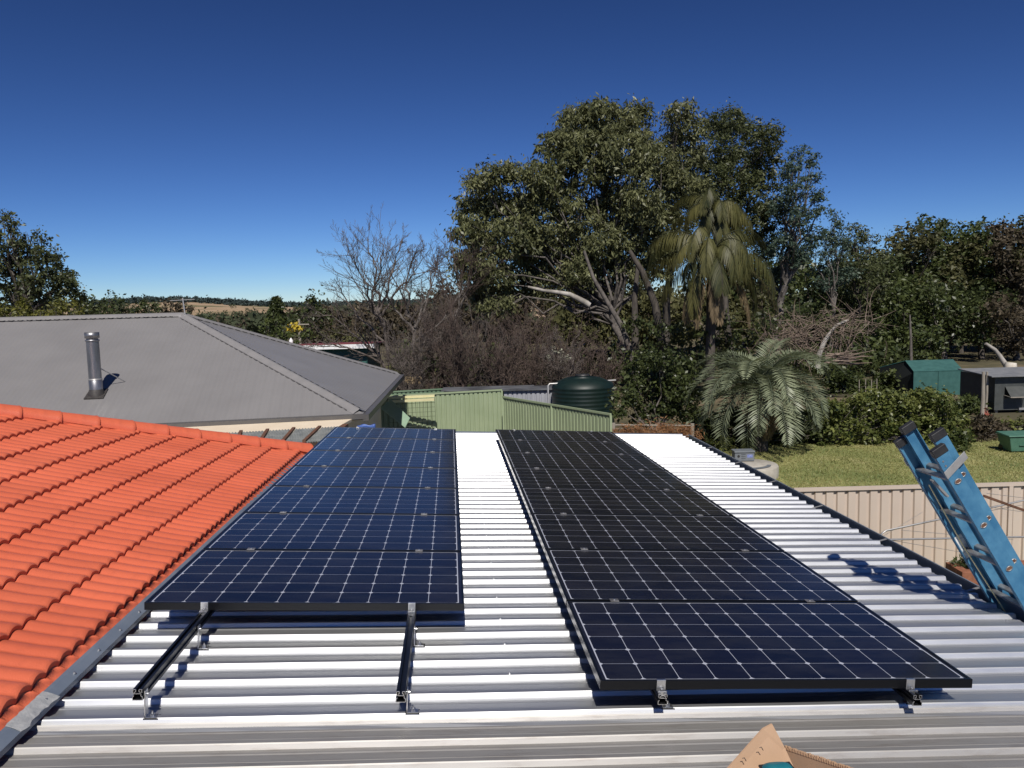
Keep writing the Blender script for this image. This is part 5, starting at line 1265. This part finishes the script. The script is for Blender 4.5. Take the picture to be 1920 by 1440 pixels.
hedge('green_shrub', 'small round green shrub at the lawn edge behind the ladder top', [(1795, 822, 856), (1803, 806, 858), (1812, 815, 856)], 23.3, LM['mid'], 17, 'shrub', r=11)
hedge('low_hedge', 'low leafy hedge above the green bin at the right edge', [(x, 790+4*math.sin(x/7.), 820) for x in range(1880, 2000, 13)], 26.5, LM['hedge'], 18, 'hedge', r=11)
hedge('leafy_shrub', 'leafy shrub left of the timber posts', [(1800, 748, 788), (1815, 742, 790), (1828, 748, 788), (1838, 760, 790)], 30.5, LM['mid'], 19, 'shrub', r=11)
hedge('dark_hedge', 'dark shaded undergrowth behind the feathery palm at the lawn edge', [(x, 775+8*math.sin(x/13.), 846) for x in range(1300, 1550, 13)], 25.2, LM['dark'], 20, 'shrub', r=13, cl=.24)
hedge('picket_shrub', 'green shrubs around the wooden stakes beyond the hedge', [(x, 705+10*math.sin(x/17.), 745) for x in range(1560, 1700, 14)], 38, LM['mid'], 22, 'shrub', r=11, cl=.28, L=.18)
hedge('garden_bed_plants', 'small green plants at the left foot of the feathery palm', [(1338, 822, 848), (1350, 815, 850), (1365, 822, 850), (1325, 826, 846)], 24.3, LM['hedge'], 23, 'plants', r=8, cl=.16, L=.1)
V, rn = fol([(PX(x, 812, 22.9), .33) for x in range(1160, 1300, 12)], cl_r=.2, dens=5, per=24, L=.14, Wd=.02, droop=.2, seed=24)
o = empty('dry_vine', PX(1160, 812, 22.9)*[1, 1, 0]); tag(o, 'tangle of dry orange-brown vine on the low wire fence', 'vine'); raw_mesh('vine_stems', V-np.array(o.location), 4, LM['vine'], o, rn)
q = PX(1820, 1050, 8.95); o = empty('weed', q*[1, 1, 0]+[0, 0, zt_-.05]); tag(o, 'sprig of green weed growing at the brick planter by the beige fence', 'plant')
V, rn = fol([(np.array([0, .18, .08]), .09), (np.array([.1, .18, .05]), .06)], cl_r=.05, dens=5, per=14, L=.05, Wd=.018, droop=-.2, seed=25); raw_mesh('leaves', V, 4, LM['mid'], o, rn)

# ---- palms
def frond(rg, az, el, L, curl, leaf_l, droop, n=70, wd=.0135, vshape=.5):
    """feather frond: returns rachis segs and leaflet quads, local to the crown centre"""
    P = [np.zeros(3)]; e = el; k = 16; d_h = np.array([math.cos(az), math.sin(az), 0])
    for i in range(k):
        e -= curl/k*(1+.6*i/k); P.append(P[-1]+(d_h*math.cos(e)+np.array([0, 0, math.sin(e)]))*L/k)
    P = np.array(P); seg = [[*P[i], *P[i+1], .022*(1-i/k)+.004, .022*(1-(i+1)/k)+.004] for i in range(k)]
    Q4 = []
    side = np.array([-math.sin(az), math.cos(az), 0])
    for i in range(n):
        t = .14+.86*i/(n-1); u = t*k; j = min(int(u), k-1); p = P[j]+(P[j+1]-P[j])*(u-j); tg = P[j+1]-P[j]; tg /= np.linalg.norm(tg)
        nrm_ = np.cross(side, tg); nrm_ = nrm_ if nrm_[2] > 0 else -nrm_
        ll = leaf_l*(math.sin(math.pi*min(1, .12+.86*t))**.55)*rg.uniform(.85, 1.1)
        for s in (-1, 1):
            d = side*s*(.75+rg.uniform(-.1, .1))+tg*(.55+rg.uniform(-.12, .12))+nrm_*(vshape+rg.uniform(-.12, .12))-np.array([0, 0, droop*rg.uniform(.7, 1.2)]); d /= np.linalg.norm(d)
            w = np.cross(d, nrm_); w /= max(np.linalg.norm(w), 1e-6); w = w*wd
            m_ = p+d*ll*.5; tip = p+d*ll+np.array([0, 0, -droop*ll*.25-.04*ll])
            Q4.append([p-w*.4, m_-w+np.array([0, 0, -.0]), tip, m_+w])
    return seg, Q4
def palm(name, label, base, ctr, fr, mats, seed, trunk_r, old=None):
    rg = random.Random(seed); r = empty(name, base); tag(r, label, 'palm tree'); b = np.array([float(v) for v in base]); c = np.array(ctr)-b
    sg = []; lv = []; so = []; lo = []; rn = []; ro_ = []
    for f in fr:
        s, l = frond(rg, *f[:-1], **f[-1].get('kw', {})); s = np.array(s); l = np.array(l); s[:, :3] += c; s[:, 3:6] += c; l += c
        tone = rg.random()
        if f[-1].get('old'): so.append(s); lo.append(l); ro_.append(np.clip(tone*.6+np.random.default_rng(seed).random(len(l))*.4, 0, 1))
        else: sg.append(s); lv.append(l); rn.append(np.clip(tone*.6+np.random.default_rng(seed).random(len(l))*.4, 0, 1))
    raw_mesh('fronds', np.concatenate(lv), 4, mats[0], r, np.concatenate(rn)); seg_mesh('frond_stalks', np.concatenate(sg), mats[3], r, 4)
    if lo:
        o = raw_mesh('dead_fronds', np.concatenate(lo), 4, mats[1], r, np.concatenate(ro_)); o['label'] = 'dry tan hanging fronds'
        seg_mesh('dead_stalks', np.concatenate(so), mats[1], r, 4)
    mb = MB(); n = 14; pts = [c*[1, 1, 0]*(i/n)+np.array([0, 0, c[2]*i/n]) for i in range(n+1)]
    mb.tube(pts, [trunk_r*(1+.10*(i % 2)) for i in range(n+1)], 10); mb.build('trunk', mats[2], r)
    return r
# jelly palm: glaucous, strongly recurved
rg = random.Random(5); fr = []
for i in range(46):
    az = i*2.39996; t = i/45; el = 1.45-1.35*t+rg.uniform(-.12, .12); L = rg.uniform(2.35, 2.95)
    fr.append((az, el, L, 1.15+.9*rg.random()+.25*(1-t), .52, .10, {'kw': dict(n=44, vshape=.35, wd=.019)}))
for i in range(8): fr.append((rg.uniform(0, 6.28), -.9, 1.6, .7, .36, .4, {'old': 1, 'kw': dict(n=46)}))
base = PZ(1425, 846, 0)
palm('feather_palm', 'grey-green feathery palm with arching recurved fronds at the lawn edge', base, PX(1428, 728, base[1]), fr, (LM['butia'], LM['tan'], M['barkd'], LM['butia']), 5, .22)
# queen palm: long drooping plumes; azimuth 0 = right, pi = left, -pi/2 = towards the camera
fr = []; rg = random.Random(9); PI = math.pi
for az, el, L, cu in [(-.1,1.0,4.3,2.1),(.35,.7,4.2,1.9),(-.45,.6,4.4,1.9),(-.9,.95,4.2,2.3),(-1.35,.8,4.0,2.4),(-1.8,1.0,4.2,2.4),(-2.3,.7,4.2,2.1),(-2.8,.9,4.3,2.2),(PI,.55,4.3,1.9),(2.6,1.0,4.2,2.1),(1.9,1.1,4,2),(1.2,1.1,4,2),(-.6,.15,4.3,1.5),(-1.6,.2,3.8,1.7),(-2.5,.2,4.1,1.6),(.1,.25,4.4,1.5),(-1.1,1.35,4,2.4),(-2.1,1.4,4,2.4),(.0,1.4,4,2.2),(PI,1.4,4,2.2),(-.2,-.1,4.3,1.2),(-2.9,-.05,4.0,1.3)]:
    fr.append((az+rg.uniform(-.25, .25), el+rg.uniform(-.2, .15), L*rg.uniform(.68, 1.05), cu*rg.uniform(.8, 1.1), rg.uniform(.65, .95), 1.15, {'kw': dict(n=84, vshape=-.05, wd=.022)}))
for az, el, L, cu in [(-1.75,-.5,3.4,1.0),(-2.3,-.6,3.6,.9),(-2.6,-.4,3.6,1.1),(-1.45,-.9,3.2,.6),(-.25,-.15,4.6,1.1),(-.1,-.35,4.4,1.0),(-2.9,-.7,3.2,.8),(-.7,-.5,3.8,.9)]: fr.append((az, el, L, cu, .6, 1.3, {'old': 1, 'kw': dict(n=80, vshape=-.1, wd=.02)}))
palm('drooping_palm', 'tall palm with drooping yellow-green plumes and dry hanging fronds among the eucalypts', (*PX(1330, 700, 36.5)[:2], 0), PX(1335, 478, 36.5), fr, (LM['queen'], LM['tan'], M['barkd'], LM['olive']), 9, .2)
fr2 = [(a+rg.uniform(-.3, .3), e+rg.uniform(-.2, .2), L*.74, c, l, d, k) for a, e, L, c, l, d, k in fr[:18]]
palm('drooping_palm', 'second drooping palm head, higher and half hidden in the eucalypt foliage', (*PX(1375, 700, 42)[:2], 0), PX(1340, 392, 42), fr2, (LM['queen'], LM['tan'], M['barkd'], LM['olive']), 10, .18)

# ---- brush heap with pale log
BH = empty('brush_heap', PX(1540, 700, 36)*[1, 1, 0]); tag(BH, 'heap of dead pinkish-brown branches beside the feathery palm', 'brush heap', kind='stuff')
o3 = np.array(BH.location); rg = random.Random(31); sg = []
def stick(c, d, L, r, bend):
    p = np.array(c, float); d = np.array(d, float); d /= np.linalg.norm(d); ax_ = np.array([rg.gauss(0, 1), rg.gauss(0, 1), rg.gauss(0, 1)])
    for i in range(6):
        d2 = d+ax_*bend/6; d2 /= np.linalg.norm(d2); q = p+d2*L/6; sg.append([*p, *q, r*(1-.12*i), r*(1-.12*(i+1))]); p, d = q, d2
for k in range(330):
    x = rg.gauss(1490, 32) if k % 3 else rg.gauss(1590, 26); y = rg.gauss(628, 18) if x < 1550 else rg.gauss(612, 12)
    stick(PX(x, y, 36+rg.uniform(-1, 1))-o3, (rg.gauss(0, 1), rg.gauss(0, .6), rg.gauss(0, .6)), rg.uniform(.5, 1.8), rg.uniform(.008, .024), rg.uniform(.1, .9))
for k in range(26): stick(PX(rg.uniform(1545, 1575), rg.uniform(664, 682), 35.5)-o3, (1, rg.gauss(0, .2), rg.uniform(-.05, .25)), rg.uniform(.8, 1.7), .035, .12)
for k in range(40): stick(PX(rg.uniform(1450, 1600), rg.uniform(650, 690), 36)-o3, (rg.gauss(0, .4), 0, 1), rg.uniform(.8, 1.6), .02, .3)
seg_mesh('sticks', sg, M['dead'], BH, 5)
polytrunk('dead_log', 'thick pale log standing at a slant out of the brush heap', [(1533, 690), (1536, 664), (1546, 640), (1556, 625), (1568, 610), (1590, 600)], 35.6, .13, M['barkp'], 'log')
